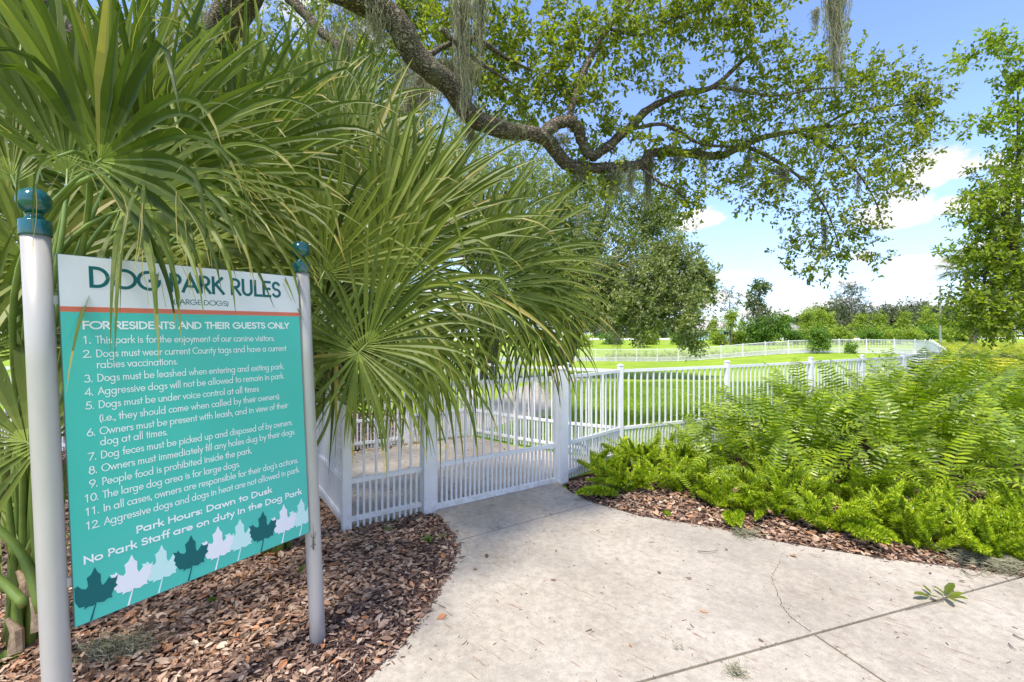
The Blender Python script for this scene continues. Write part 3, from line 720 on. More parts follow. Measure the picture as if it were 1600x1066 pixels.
    # posts, caps, ball finials
    for uc, top, r in ((-.046, -.062, .0385), (W+.040, -.030, .0385)):
        base = Q(uc, 0, -.030); top_p = base - v*(-top) if False else base + v*top
        L = (top_p[2] + .25)/abs(v[2]); bot = top_p + v*L
        V, F = tube_arr(np.array([top_p + (bot-top_p)*t for t in np.linspace(0, 1, 6)]), r, 32)
        p = add('post', V, F, M['alu'], g, smooth=True)
        k = r/.0385
        prof = [(r*1.10, -.002), (r*1.12, .002), (r*1.12, .046), (r*1.06, .050), (r*.80, .052), (r*.62, .062), (r*.58, .069), (r*.66, .073)]
        Rb = .0465*k; cz = .073 + Rb*.93
        prof2 = [(Rb*math.cos(a), cz + Rb*math.sin(a)) for a in np.radians(np.linspace(-68, 90, 18))]
        V, F = lathe(prof, 32); Rm = frame_rot(nrm(np.cross(axis, [0, 1, 0]))[None], axis[None])[0]
        Rm = np.stack([u, np.cross(axis, u), axis], -1)
        add('collar', V @ Rm.T + top_p, F, M['teal_gloss'], p, smooth=True)
        V, F = lathe(prof2, 32); add('ball', V @ Rm.T + top_p, F, M['teal_gloss'], p, smooth=True)
        # brackets between board and post
        for vb in (.16, H-.16):
            c0 = Q(uc, vb, -.012); e = Q(-.002 if uc < 0 else W+.002, vb, -.012)
            if uc < 0: e = Q(.03, vb, -.014)
            else: e = Q(W-.03, vb, -.014)
            MB().bar(c0, e, .008, .03).build('bracket', M['alu'], g)
    return Q, u, v, n, W, H
Q, su, sv, sn, SW, SH = build_sign()

# small brown lizard on the right-hand post, head down
def lizard():
    ctr = P(493.6, 853, 2.30)
    rad = nrm(np.array([-ctr[0], -ctr[1], 0])); c = Q(SW+.040, 0, -.030); 
    c = c + sv*((ctr[2]-c[2])/sv[2]); p0 = c + rad*.0385; side = nrm(np.cross(up, rad)); dn = sv
    def pt(a, b, h=.004):   # a across, b down
        ang = a/.0385; r_ = math.cos(ang)*rad + math.sin(ang)*side
        return c + dn*b + r_*(.0385+h)
    g = thing('lizard', 'tiny brown lizard clinging head down to the nearer face of the right sign post', 'lizard', tuple(pt(0, 0)))
    b = MB()
    V, F = tube_arr([pt(.003, -.092, .001), pt(.002, -.05, .0015), pt(.001, -.018, .0035), pt(0, .0, .0045), pt(0, .014, .0045), pt(-.001, .021, .0035), pt(-.001, .027, .004), pt(-.001, .034, .0038), pt(-.001, .040, .003)], [.0006, .0012, .0028, .0045, .0050, .0032, .0046, .0038, .0012], 8); b.arr(V, F)
    for pts in ([(.001, -.014), (-.006, -.026), (-.010, -.044)], [(.002, -.014), (.009, -.028), (.014, -.052)], [(-.002, .016), (-.010, .018), (-.012, .026)], [(.002, .016), (.010, .014), (.013, .020)]):
        V, F = tube_arr([pt(a, q, .003 if i < 2 else .001) for i, (a, q) in enumerate(pts)], [.0018, .0013, .0009], 6); b.arr(V, F)
    b.build('body', M['lizard'], g, smooth=True)
lizard()

# ------------------------------------------------------------------ foliage generators
LEAF_V = [(0, 0, 0), (.36, .25, .07), (.78, .2, .05), (1, 0, -.03), (.78, -.2, .05), (.36, -.25, .07)]
LEAF_F = [(0, 1, 2, 3), (0, 3, 4, 5)]
TRI_V = [(0, 0, 0), (.5, .27, .06), (1, 0, 0), (.5, -.27, .06)]; TRI_F = [(0, 1, 2, 3)]
def blob_points(blobs, per_m3, rng, shell=.35):
    """blobs: (cx,cy,cz,rx,ry,rz) -> random points biased outward"""
    out = []
    for (cx, cy, cz, rx, ry, rz, k) in blobs:
        n = max(6, int(per_m3 * k))
        d = nrm(rng.normal(size=(n, 3))); r = rng.uniform(0, 1, n)**.45
        out.append(np.array([cx, cy, cz]) + d*r[:, None]*np.array([rx, ry, rz]))
    return np.concatenate(out)
def twig_leaves(tips, dirs, n_per, length, lsize, rng, droop=.2, jitter=.0):
    """clusters of leaves set along short twigs"""
    n = len(tips); t = rng.uniform(.1, 1, (n, n_per)); dirs = nrm(dirs)
    pos = tips[:, None] + dirs[:, None]*t[..., None]*length + rng.normal(0, lsize*.35, (n, n_per, 3))
    ld = nrm(dirs[:, None]*.6 + rng.normal(0, .65, (n, n_per, 3)) + [0, 0, -droop])
    upv = nrm(rng.normal(0, .55, (n, n_per, 3)) + [0, 0, 1])
    pos = pos.reshape(-1, 3); ld = ld.reshape(-1, 3); upv = upv.reshape(-1, 3)
    sc = lsize*rng.uniform(.65, 1.2, len(pos))
    return pos, frame_rot(ld, upv), sc
def crown(name, blobs, density, lsize, m, parent, rng, n_per=14, length=.35, tmpl='leaf', twig=True, droop=.25, twr=.004):
    c = blob_points(blobs, density, rng)
    bc = np.array([b[:3] for b in blobs]); 
    dirs = rng.normal(0, 1, (len(c), 3)) + [0, 0, .1]
    pos, rot, sc = twig_leaves(c, dirs, n_per, length, lsize, rng, droop)
    TV, TF = (LEAF_V, LEAF_F) if tmpl == 'leaf' else (TRI_V, TRI_F)
    V, F = scatter_arr(TV, TF, pos, rot, sc)
    clump = np.repeat(rng.uniform(0, .45, len(c)), n_per)
    rnd = np.clip(clump + rng.uniform(0, .55, len(pos)), 0, .999)
    o = add(name, V, F, m, parent, attrs={'rnd': np.repeat(rnd, len(TF))*.7 if False else np.repeat(rnd, len(TF))})
    if twig:
        d = nrm(dirs); a = c; b = c + d*length
        V4 = []; F4 = []
        tw = MB()
        s1 = nrm(np.cross(d, [.3, .2, .9]))*twr; s2 = np.cross(d, s1)
        Vv = np.stack([a+s1, a-s1*.5+s2*.87, a-s1*.5-s2*.87, b+s1*.4, b-s1*.2+s2*.35, b-s1*.2-s2*.35], 1).reshape(-1, 3)
        base = (np.arange(len(a))*6)[:, None, None]; Ff = (np.array([(0,1,4,3), (1,2,5,4), (2,0,3,5)])[None]+base).reshape(-1, 4)
        add('twigs', Vv, Ff, M['twig'], parent)
    return o
def px_blobs(lst, dscale=1.0):
    out = []
    for b in lst:
        px, py, rx, ry, d = b[:5]; k = b[5] if len(b) > 5 else 1.0
        c = P(px, py, d); out.append((c[0], c[1], c[2], rx/FPX*d, max(rx, ry)/FPX*d*dscale, ry/FPX*d, k))
    return out
def limb(name, pts, r0, r1, parent, m='bark', n=None, sides=14, rough=.12, seed=0):
    pts = np.asarray(pts, float); n = n or max(8, 7*len(pts)); c = catmull(pts, n); rr = np.linspace(r0, r1, n) if np.isscalar(r0) else np.interp(np.linspace(0, 1, n), np.linspace(0, 1, len(r0)), r0)
    V, F = tube_arr(c, rr, sides)
    rg = np.random.default_rng(seed+5); body = V[:n*sides].reshape(n, sides, 3)
    w = rg.normal(0, 1, (n, sides)); w = (w + np.roll(w, 1, 0) + np.roll(w, 1, 1))/1.7
    body += (body - c[:, None])*w[..., None]*rough
    V[:n*sides] = body.reshape(-1, 3)
    return add(name, V, F, M[m], parent, smooth=True)
def moss(p, length, width, strands, rng, label, group=None, spread_y=None):
    """hanging Spanish moss: a bundle of curly grey ribbons"""
    g = thing('spanish_moss', label, 'moss', tuple(p), group)
    n = strands; m = 15; base = np.asarray(p) + np.stack([rng.normal(0, width*.42, n), rng.normal(0, (spread_y or width)*.42, n), rng.uniform(-.05, .03, n)], -1)*1.0
    L = length*rng.beta(2.2, 1.6, n)*1.08; t = np.linspace(0, 1, m)
    ph = rng.uniform(0, 6.28, (n, 1)); fr = rng.uniform(14, 30, (n, 1)); amp = rng.uniform(.004, .013, (n, 1))*(1+width*3)
    drift = rng.normal(0, width*.22, (n, 1, 2))
    X = base[:, None, 0] - (base[:, None, 0]-p[0])*t*.55 + amp*np.sin(fr*t+ph) + drift[..., 0]*t + rng.normal(0, .006, (n, m))
    Y = base[:, None, 1] - (base[:, None, 1]-p[1])*t*.55 + amp*np.cos(fr*1.1*t+ph) + drift[..., 1]*t
    Z = base[:, None, 2] - L[:, None]*t
    C = np.stack([X, Y, Z], -1); w = rng.uniform(.0028, .006, (n, 1))*np.ones((1, m))*(1-.55*t)
    a = rng.uniform(0, PI, (n, 1)) + t*4; sd = np.stack([np.cos(a), np.sin(a), 0*a], -1)*w[..., None]
    V = np.stack([C+sd, C-sd], 2).reshape(-1, 3)
    i = np.arange(n)[:, None]*m*2 + np.arange(m-1)[None]*2; F = np.stack([i, i+1, i+3, i+2], -1).reshape(-1, 4)
    # short side curls
    k = n*7; ii = rng.integers(0, n, k); jj = rng.integers(1, m-1, k); q = C[ii, jj]; e = q + rng.normal(0, 1, (k, 3))*[.022, .022, .02] + [0, 0, -.012]
    mid = (q+e)/2 + rng.normal(0, .01, (k, 3)); ww = np.array([.0016, 0, 0]); 
    V2 = np.stack([q+ww, q-ww, mid+ww, mid-ww, e+ww*.5, e-ww*.5], 1).reshape(-1, 3); b0 = len(V) + np.arange(k)[:, None, None]*6
    F2 = (np.array([(0,1,3,2), (2,3,5,4)])[None] + b0).reshape(-1, 4)
    V = np.concatenate([V, V2]); F = np.concatenate([F, F2])
    rnd = np.concatenate([np.repeat(rng.uniform(0, 1, n), m-1), rng.uniform(0, 1, k*2)])
    add('strands', V, F, M['moss'], g, attrs={'rnd': rnd})
    return g

# ------------------------------------------------------------------ the overhanging live oak
def main_oak():
    rng = np.random.default_rng(3)
    oak = thing('live_oak', 'old live oak whose long crooked limb arches over the gate and lawn', 'tree', (-4.6, 6.3, 0))
    limb('trunk', [(-4.6, 6.3, -.1), (-4.55, 6.25, .8), (-4.5, 6.1, 2.0), (-4.3, 5.9, 3.2), (-3.9, 5.6, 4.4)], [.52, .42, .38, .36, .32], 0, oak, sides=20, rough=.05)
    A = [np.array([-3.95, 5.6, 4.4]), np.array([-3.3, 5.1, 4.9]), P(430, -75, 4.6), P(520, -20, 4.6), P(610, 25, 4.8), P(655, 95, 5.0), P(700, 130, 5.2), P(740, 185, 5.5), P(800, 206, 5.8), P(850, 215, 6.0), P(888, 258, 6.3), P(940, 263, 6.5), P(1000, 258, 6.7), P(1018, 240, 6.85), P(1060, 238, 7.0), P(1120, 244, 7.3), P(1160, 228, 7.5), P(1200, 213, 7.8), P(1280, 200, 8.2), P(1370, 192, 8.6)]
    limb('limb', A, [.22, .18, .152, .145, .136, .128, .12, .11, .095, .094, .088, .076, .072, .068, .064, .06, .055, .046, .034, .018], 0, oak, n=120, sides=16, rough=.07, seed=1)
    B = [P(846, 216, 6.0), P(868, 195, 6.0), P(890, 190, 6.05), (P(904, 205, 6.15)), P(912, 228, 6.25), P(922, 248, 6.3)]
    limb('limb', B, [.10, .085, .08, .075, .07, .06], 0, oak, n=40, sides=12, seed=2)
    limb('limb', [P(922, 247, 6.35), P(955, 225, 6.4), P(985, 198, 6.5), P(1012, 172, 6.7), P(1060, 148, 6.9), P(1110, 138, 7.1), P(1150, 105, 7.3), P(1175, 80, 7.5)], [.075, .065, .06, .055, .05, .042, .03, .015], 0, oak, n=60, sides=10, seed=3)
    limb('limb', [P(888, 188, 6.05), P(900, 150, 6.0), P(920, 95, 6.1), P(950, 45, 6.2), P(975, 18, 6.3), P(1010, -30, 6.4)], [.045, .045, .042, .04, .035, .03], 0, oak, n=40, sides=10, seed=4)
    limb('branch', [P(985, 202, 6.5), P(1030, 194, 6.6), P(1060, 205, 6.7), P(1095, 225, 6.8), P(1148, 230, 7.2)], [.03, .028, .028, .025, .02], 0, oak, n=30, sides=8, seed=5)
    limb('branch', [P(1115, 137, 7.1), P(1150, 140, 7.0), P(1210, 150, 7.1), P(1270, 140, 7.3), P(1340, 135, 7.6)], [.028, .026, .02, .015, .008], 0, oak, n=30, sides=8, seed=6)
    limb('branch', [P(1165, 228, 7.5), P(1210, 250, 7.4), P(1250, 278, 7.5), P(1280, 310, 7.5), P(1300, 350, 7.6), P(1315, 400, 7.6)], [.032, .026, .02, .016, .012, .006], 0, oak, n=36, sides=8, seed=7)
    limb('branch', [P(1240, 205, 8.0), P(1300, 230, 7.9), P(1340, 270, 7.8), P(1370, 320, 7.8), P(1380, 360, 7.8)], [.03, .022, .016, .01, .005], 0, oak, n=30, sides=8, seed=8)
    limb('branch', [P(1280, 200, 8.2), P(1330, 175, 8.3), P(1400, 165, 8.4), P(1460, 145, 8.5)], [.026, .02, .014, .006], 0, oak, n=24, sides=8, seed=9)
    limb('branch', [P(1000, 260, 6.7), P(1030, 285, 6.6), P(1060, 300, 6.7), P(1080, 330, 6.8)], [.025, .02, .014, .006], 0, oak, n=24, sides=8, seed=10)
    limb('branch', [P(950, 45, 6.2), P(1000, 55, 6.3), P(1050, 30, 6.4), P(1110, 10, 6.5)], [.02, .016, .012, .008], 0, oak, n=24, sides=8, seed=11)
    limb('branch', [P(655, 95, 5.0), P(700, 70, 5.3), P(740, 60, 5.6), P(790, 90, 5.9), P(830, 110, 6.2)], [.05, .035, .03, .025, .015], 0, oak, n=30, sides=8, seed=12)
    limb('branch', [P(690, 45, 5.0), P(720, 75, 5.2), P(760, 105, 5.6), P(800, 130, 5.9)], [.03, .028, .02, .012], 0, oak, n=24, sides=8, seed=13)
    # second darker limb farther back
    limb('limb', [np.array([-4.3, 5.95, 3.6]), P(380, -60, 6.6), P(455, 0, 6.4), P(500, 48, 6.3), P(530, 75, 6.2), P(548, 120, 6.3), P(565, 160, 6.5), P(560, 220, 6.8)], [.16, .10, .07, .06, .055, .05, .04, .02], 0, oak, n=50, sides=12, seed=14)
    R = [(960,50,60,55,6.2,1),(1040,30,80,45,6.6,1.2),(1120,45,90,55,7,1.3),(1190,95,80,60,7.2,1.2),(1260,130,70,45,7.5,1),(1330,150,70,45,8,1),(1400,130,55,40,8.2,.8),(1445,165,38,35,8.4,.6),(1010,105,60,40,6.5,.6),(925,140,35,40,6,.4),
         (1085,170,70,35,6.9,.8),(1180,180,80,40,7.4,1.1),(1290,205,85,50,8,1.3),(1385,215,70,50,8.2,1.1),(1440,200,30,30,8.4,.4),(1230,250,80,42,7.5,1),(1320,275,85,45,7.8,1.1),(1400,285,48,30,8,.5),(1195,305,50,32,7.3,.5),
         (1290,335,75,38,7.7,.8),(1350,350,40,38,7.9,.45),(1245,385,38,32,7.6,.35),(1320,390,52,30,7.8,.45),(1285,425,46,16,7.7,.25),(1365,400,20,22,7.8,.15),(1070,290,55,38,6.8,.6),(1050,235,70,28,6.8,.6),(960,205,55,40,6.4,.6),(930,285,45,28,6.4,.35),(1150,275,50,35,7.2,.5),
         (1075,325,28,22,6.8,.2),(820,75,75,70,6.4,1.2),(760,35,80,55,6.2,1.2),(850,150,65,45,6.4,.9),(700,55,75,55,6,1),(785,150,55,45,6.2,.7),(870,20,30,30,6.6,.3),(1170,10,80,35,6.6,.9),(1060,-20,120,40,6.2,1.2),(880,120,45,60,6.3,.6),
         (1290,60,30,50,7.8,.25),(1420,240,45,45,8.1,.5),(830,190,45,30,7.2,.5),(900,230,40,40,7.2,.4),(1130,210,60,30,7.0,.5),(650,20,80,40,6.6,.9),(740,110,60,40,6.8,.7),(600,70,60,50,7,.8),(900,60,40,60,6.3,.6),(1350,110,60,30,8,.5),(1450,150,30,20,8.4,.3)]
    crown('crown', px_blobs(R, .7), 84, .074, M['oak_leaf'], oak, rng, n_per=13, length=.22, twr=.0035)
    B2 = [(60,30,110,80,8.5,1.2),(180,60,110,80,9,1.2),(300,40,110,80,9,1.2),(420,60,100,80,8.5,1.2),(520,100,80,80,8,1),(620,150,70,70,8,1),(560,10,120,60,7.5,1.2),(660,0,100,50,7,1.0),(100,150,120,60,10,1),(250,150,120,60,10,1),(400,160,120,60,10,1),(-60,60,120,120,8.5,1.2)]
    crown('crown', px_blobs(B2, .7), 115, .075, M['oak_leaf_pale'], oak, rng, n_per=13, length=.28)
    # the unseen rest of the crown, high to the left of the camera
    B3 = []
    for _ in range(20):
        x = rng.uniform(-9.5, -5.5); y = rng.uniform(-4, 4.2); z = rng.uniform(5.2, 8.2) + .25*abs(x)
        B3.append((x, y, z, 1.1, 1.1, .6, 1.0))
    crown('crown', B3, 34, .15, M['oak_leaf'], oak, rng, n_per=12, length=.5, tmpl='tri', twig=False)
    limb('limb', [np.array([-4.2, 5.8, 3.8]), (-5.2, 4.4, 5.2), (-6.6, 2.2, 6.2), (-7.4, -1.0, 6.8)], [.24, .2, .14, .05], 0, oak, n=30, sides=12, seed=16)
    return oak
main_oak()

def all_moss():
    rng = np.random.default_rng(21)
    L = [((722, 0), 5.2, 185, 22, 70, 'long tapering strand of grey moss left of two hanging beside the thick limb'), ((752, -10), 5.1, 110, 13, 50, 'thick grey moss bundle hanging from the top edge, right of two beside the thick limb'),
         ((590, 0), 4.7, 80, 26, 60, 'short shaggy moss draped over the front of the thick limb'), ((625, 30), 4.8, 40, 16, 40, 'stubby tuft of moss on the thick limb near the top edge'), ((690, 95), 5.9, 60, 30, 60, 'wide ragged moss curtain hanging behind the bend of the thick limb'), ((725, 95), 5.9, 110, 34, 80, 'broad moss curtain just above the lower bend of the thick limb'),
         ((660, 118), 5.6, 70, 28, 60, 'dark moss clump under the thick limb above the palm fan'), ((735, 200), 5.6, 38, 14, 30, 'small moss tuft under the elbow of the thick limb'),
         ((1013, 246), 6.85, 80, 9, 60, 'narrow dense moss rope hanging under the middle of the crooked branch'), ((1168, 243), 7.4, 48, 7, 26, 'thin moss rope under the outer bend of the crooked branch'), ((1222, 262), 7.4, 48, 14, 40, 'loose moss tuft at the drooping side twig right of the branch bend'),
         ((1307, -12), 7.3, 150, 20, 120, 'big pale moss cluster dangling from the top edge against the blue sky'), ((1288, 350), 7.7, 70, 5, 18, 'wispy moss strand low in the drooping oak twigs'), ((1281, 198), 8.1, 50, 7, 22, 'short moss strand at the tip of the crooked branch'),
         ((960, 268), 6.5, 45, 26, 50, 'pale moss fringe beneath the lowest curve of the branch'), ((905, 262), 6.4, 30, 16, 30, 'little moss fringe at the foot of the branch loop'), ((1275, 15), 7.2, 40, 8, 20, 'dark thin moss wisp beside the big pale cluster'),
         ((870, 215), 6.1, 14, 34, 40, 'low mat of moss sitting on the limb at the branch fork'), ((800, 200), 5.8, 20, 34, 50, 'mat of moss along the limb left of the branch fork'), ((1100, 246), 7.2, 34, 12, 22, 'short moss tuft on the crooked branch just left of its outer bend'), ((1060, 243), 7.0, 22, 18, 24, 'low moss fringe along the middle of the crooked branch'), ((985, 262), 6.6, 55, 10, 24, 'slim moss strand beneath the branch left of the dense rope'), ((1148, 130), 7.0, 30, 9, 16, 'small moss wisp high on the upper branch'), ((1340, 272), 7.8, 46, 8, 16, 'thin moss strand among the right hand leaf clusters'), ((640, 140), 5.5, 60, 16, 40, 'ragged moss hanging left of the limb elbow over the palm tips'), ((540, 60), 6.1, 80, 16, 40, 'moss trailing from the darker limb at the upper left')]
    for (px, d, ln, w, n, lab) in L:
        moss(P(px[0], px[1], d), ln/FPX*d, w/FPX*d, int(n*2.6), rng, lab)
    for k in range(34):
        px = rng.uniform(-10, 680); py = rng.uniform(-30, 150); d = rng.uniform(6.8, 8.6)
        moss(P(px, py, d), rng.uniform(60, 140)/FPX*d, rng.uniform(14, 34)/FPX*d, 50, rng, 'grey moss hanging in the shaded oak foliage behind the palm crowns', 'moss hanging behind the palms')
all_moss()

# ------------------------------------------------------------------ palmettos
def frond(plant, base, hub, tip, R, span=220, nseg=44, droop=.5, face=None, rng=None, cone=.10, seglen=None, dry=.012, wmul=1.0, thread=8):
    hub = np.asarray(hub, float); tip = np.asarray(tip, float); a = nrm(tip-hub)
    nv = np.asarray(face if face is not None else nrm(np.array([0, 0, CAM_H]) - hub) + [0, 0, .5], float)
    n = nrm(nv - a*(a@nv)); s = np.cross(a, n); m = 12
    th = np.radians(np.linspace(-span/2, span/2, nseg)) + rng.normal(0, .3*math.radians(span)/nseg, nseg); dth = math.radians(span)/nseg
    ca, sa = np.cos(th), np.sin(th)
    curlup = rng.uniform(-.05, .12)
    d = nrm(ca[:, None]*a + sa[:, None]*s + n*(cone + curlup*np.abs(sa)[:, None] + rng.normal(0, .07, (nseg, 1))))
    L = R*(.74+.26*np.cos(th*.62))*rng.uniform(.74, 1.08, nseg)
    pos = hub + a*np.maximum(0, ca)[:, None]*.10*R
    kd = droop*rng.lognormal(0, .45, nseg); kink_t = rng.uniform(.5, .95, nseg); kink = (rng.uniform(0, 1, nseg) < .22*min(1, droop*2))*rng.uniform(.3, 1.1, nseg)
    sway = rng.normal(0, .05, (nseg, 1))*s
    C = [pos.copy()]; D = [d.copy()]; ts = np.linspace(0, 1, m)
    for i in range(1, m):
        t = ts[i]
        g = kd*max(0, t-.28)**1.15*.62 + np.where(np.abs(t-kink_t) < .06, kink, 0)
        d = nrm(d + np.array([0, 0, -1.])*g[:, None] + sway*max(0, t-.4))
        pos = pos + d*(L/(m-1))[:, None]; C.append(pos.copy()); D.append(d.copy())
    C = np.stack(C, 1); D = np.stack(D, 1)
    side = nrm(np.cross(D, np.broadcast_to(n, D.shape))); nl = np.cross(side, D)
    # side sign so that +side is increasing angle
    r = ts[None]*L[:, None]; t0 = .54 if droop < .35 else (.45 if droop < .8 else .38)
    wj = (r + .012)*math.tan(dth/2)
    w0 = (t0*L + .012)*math.tan(dth/2)
    uu = np.clip((ts-t0)/(1-t0), 0, 1)[None]
    wf = w0[:, None]*(1-uu)**.75*(1-.25*uu)*.82
    w = np.where(ts[None] <= t0, wj, wf)*wmul*1.02; w[:, -1] = .0006
    vd = .42*w
    Lv = C + side*w[..., None]; Rv = C - side*w[..., None]; Cv = C - nl*vd[..., None]
    V = np.stack([Lv, Cv, Rv], 2).reshape(-1, 3)
    i0 = np.arange(nseg)[:, None]*m*3 + np.arange(m-1)[None]*3
    F = np.stack([np.stack([i0, i0+1, i0+4, i0+3], -1), np.stack([i0+1, i0+2, i0+5, i0+4], -1)], 2).reshape(-1, 4)
    rn = np.clip(np.repeat(rng.uniform(0, .35, nseg), (m-1)*2) + rng.uniform(0, .5), 0, .99)
    tipa = np.tile(np.repeat(ts[:-1], 2), nseg)
    dr = np.zeros((nseg, m-1, 2)); dry_n = rng.uniform(0, 1, nseg) < .45
    for q in np.where(dry_n)[0]: dr[q, m-2-(1 if rng.uniform() < .4 else 0):, :] = rng.uniform(.35, .95)
    alldry = rng.uniform(0, 1, nseg) < dry; dr[alldry] = .75
    # loose pale threads between segments
    nt = thread; ii = rng.integers(0, nseg, nt); jj = rng.integers(4, 8, nt); q = C[ii, jj]; dd = nrm(D[ii, jj] + rng.normal(0, .35, (nt, 3)))
    TV = []; TFc = []; kk = 6; b0 = len(V)
    cur = q.copy(); tn = 0
    for j in range(kk):
        wdt = np.array([.0011, 0, .0004]); TV.append(np.stack([cur+wdt, cur-wdt], 1)); dd = nrm(dd + [0, 0, -.16] + rng.normal(0, .12, (nt, 3))); cur = cur + dd*.055
    if nt:
        TV = np.stack(TV, 1).reshape(-1, 3); ib = b0 + np.arange(nt)[:, None]*kk*2 + np.arange(kk-1)[None]*2
        TFc = np.stack([ib, ib+1, ib+3, ib+2], -1).reshape(-1, 4)
        V = np.concatenate([V, TV]); F = np.concatenate([F, TFc]); k2 = len(TFc)
        rn = np.concatenate([rn, np.full(k2, .9)]); tipa = np.concatenate([tipa, np.ones(k2)]); drf = np.concatenate([dr.reshape(-1), np.full(k2, .7)])
    else: drf = dr.reshape(-1)
    o = add('frond', V, F, M['palm'], plant, attrs={'rnd': rn, 'tip': tipa, 'dry': drf})
    if base is not None:
        base = np.asarray(base, float); Lp = np.linalg.norm(hub-base)
        c1 = base + np.array([0, 0, 1.])*Lp*.45 + (hub-base)*.12; c2 = hub - a*Lp*.28
        t = np.linspace(0, 1, 18)[:, None]; c = (1-t)**3*base + 3*(1-t)**2*t*c1 + 3*(1-t)*t*t*c2 + t**3*(hub + a*.10*R)
        V, F = tube_arr(c, np.interp(np.linspace(0, 1, 18), [0, .15, .85, 1], [.026, .015, .011, .004]), 7)
        add('petiole', V, F, M['petiole'], o, smooth=True)
    return o
def palms():
    rng = np.random.default_rng(5)
    BC = np.array([-1.75, 3.35, .02]); BLf = np.array([-2.55, 2.35, .02]); BR = np.array([-2.45, 4.4, .02]); BB = np.array([-3.2, 4.2, .02])
    pc = thing('palmetto', 'middle palmetto behind the sign with a starburst fan in front of the gate', 'palm', tuple(BC))
    pl = thing('palmetto', 'left palmetto whose broad blades droop over the top of the sign', 'palm', tuple(BLf))
    pr = thing('palmetto', 'palmetto behind the gate whose leaves hang over the pen fence', 'palm', tuple(BR))
    pb = thing('palmetto', 'tall palmetto at the back reaching up to the oak limb', 'palm', tuple(BB))
    def fr(plant, base, h, t, R, **kw):
        hub = P(*h); tip = P(*t); j = rng.normal(0, .05, 3); j[2] = 0
        return frond(plant, base + j, hub, tip, R/FPX*h[2], rng=rng, **kw)
    # back palmetto, mostly upright fans
    for h, t, R, sp in [((300,300,4.1), (250,60,4.3), 250, 170), ((420,250,4.3), (470,20,4.5), 240, 160), ((360,330,3.9), (520,180,4.0), 260, 180), ((200,330,4.0), (90,130,4.2), 260, 180), ((490,260,4.2), (570,60,4.4), 215, 150), ((260,380,3.7), (330,240,3.7), 220, 220), ((420,390,3.8), (480,250,3.9), 240, 230), ((120,380,3.8), (60,240,4), 240, 220), ((560,330,4.1), (640,150,4.3), 200, 150), ((330,200,4.6), (350,20,4.7), 190, 150), ((540,200,4.7), (520,40,4.8), 170, 140), ((620,280,4.6), (640,150,4.8), 125, 140), ((470,330,3.8), (540,170,3.9), 240, 150), ((60,260,3.6), (20,60,3.7), 260, 160), ((250,440,3.3), (200,330,3.3), 220, 230), ((340,470,3.4), (420,330,3.4), 220, 230), ((450,520,3.6), (520,420,3.6), 180, 260), ((560,480,3.9), (640,420,3.9), 170, 280), ((150,470,3.4), (60,380,3.4), 210, 240)]:
        fr(pb, BB, h, t, R, span=sp, droop=.16, nseg=26)
    # right-hand palmetto
    for h, t, R, sp, dr in [((735,400,3.7), (850,190,3.8), 185, 150, .25), ((760,430,3.6), (925,330,3.6), 215, 190, .45), ((740,450,3.5), (900,480,3.3), 215, 210, .9), ((800,470,3.7), (900,560,3.5), 165, 200, 1.1), ((670,380,4.0), (720,200,4.2), 185, 150, .2), ((800,420,4.0), (930,260,4.1), 170, 150, .3), ((650,480,3.9), (660,650,3.7), 170, 200, 1.0), ((640,330,4.0), (680,160,4.2), 150, 120, .1), ((820,470,3.6), (930,480,3.5), 130, 170, .7), ((830,500,3.7), (880,600,3.6), 130, 170, 1.2), ((660,520,3.6), (700,640,3.5), 160, 190, 1.2), ((600,520,3.8), (610,660,3.7), 160, 220, 1.0), ((720,500,3.9), (780,660,3.8), 150, 220, 1.0), ((780,440,3.9), (950,420,3.8), 180, 140, .6), ((640,420,4.1), (760,300,4.2), 190, 180, .4)]:
        fr(pr, BR, h, t, R, span=sp, droop=dr, nseg=max(18, int(sp/6.2)), wmul=.86)
    # middle palmetto
    for h, t, R, sp, dr in [((575,425,3.05), (640,120,3.2), 290, 125, .12), ((560,552,2.55), (690,410,2.6), 235, 320, .62), ((500,400,3.2), (430,150,3.4), 270, 150, .2), ((640,380,3.3), (750,210,3.4), 225, 140, .2), ((520,480,3.3), (420,330,3.3), 230, 210, .5), ((470,440,3.4), (350,260,3.4), 250, 200, .45), ((600,470,3.1), (730,360,3.0), 270, 190, .8),
                            ((650,520,3.2), (760,620,3.0), 210, 180, 1.1), ((470,540,3.0), (350,460,3.0), 220, 200, .6), ((545,330,3.3), (560,110,3.4), 240, 110, .1), ((610,360,3.2), (690,170,3.3), 205, 90, .1), ((500,440,2.9), (560,300,2.9), 200, 150, .3), ((520,620,3.3), (510,520,3.3), 150, 260, .9), ((420,400,3.3), (260,300,3.3), 230, 180, .5), ((600,430,3.5), (560,200,3.7), 260, 170, .2), ((520,500,3.4), (560,640,3.3), 200, 240, .9), ((610,540,3.3), (640,640,3.2), 150, 120, 1.0)]:
        fr(pc, BC, h, t, R, span=sp, droop=dr, nseg=max(18, int(sp/6.2)), wmul=.86)
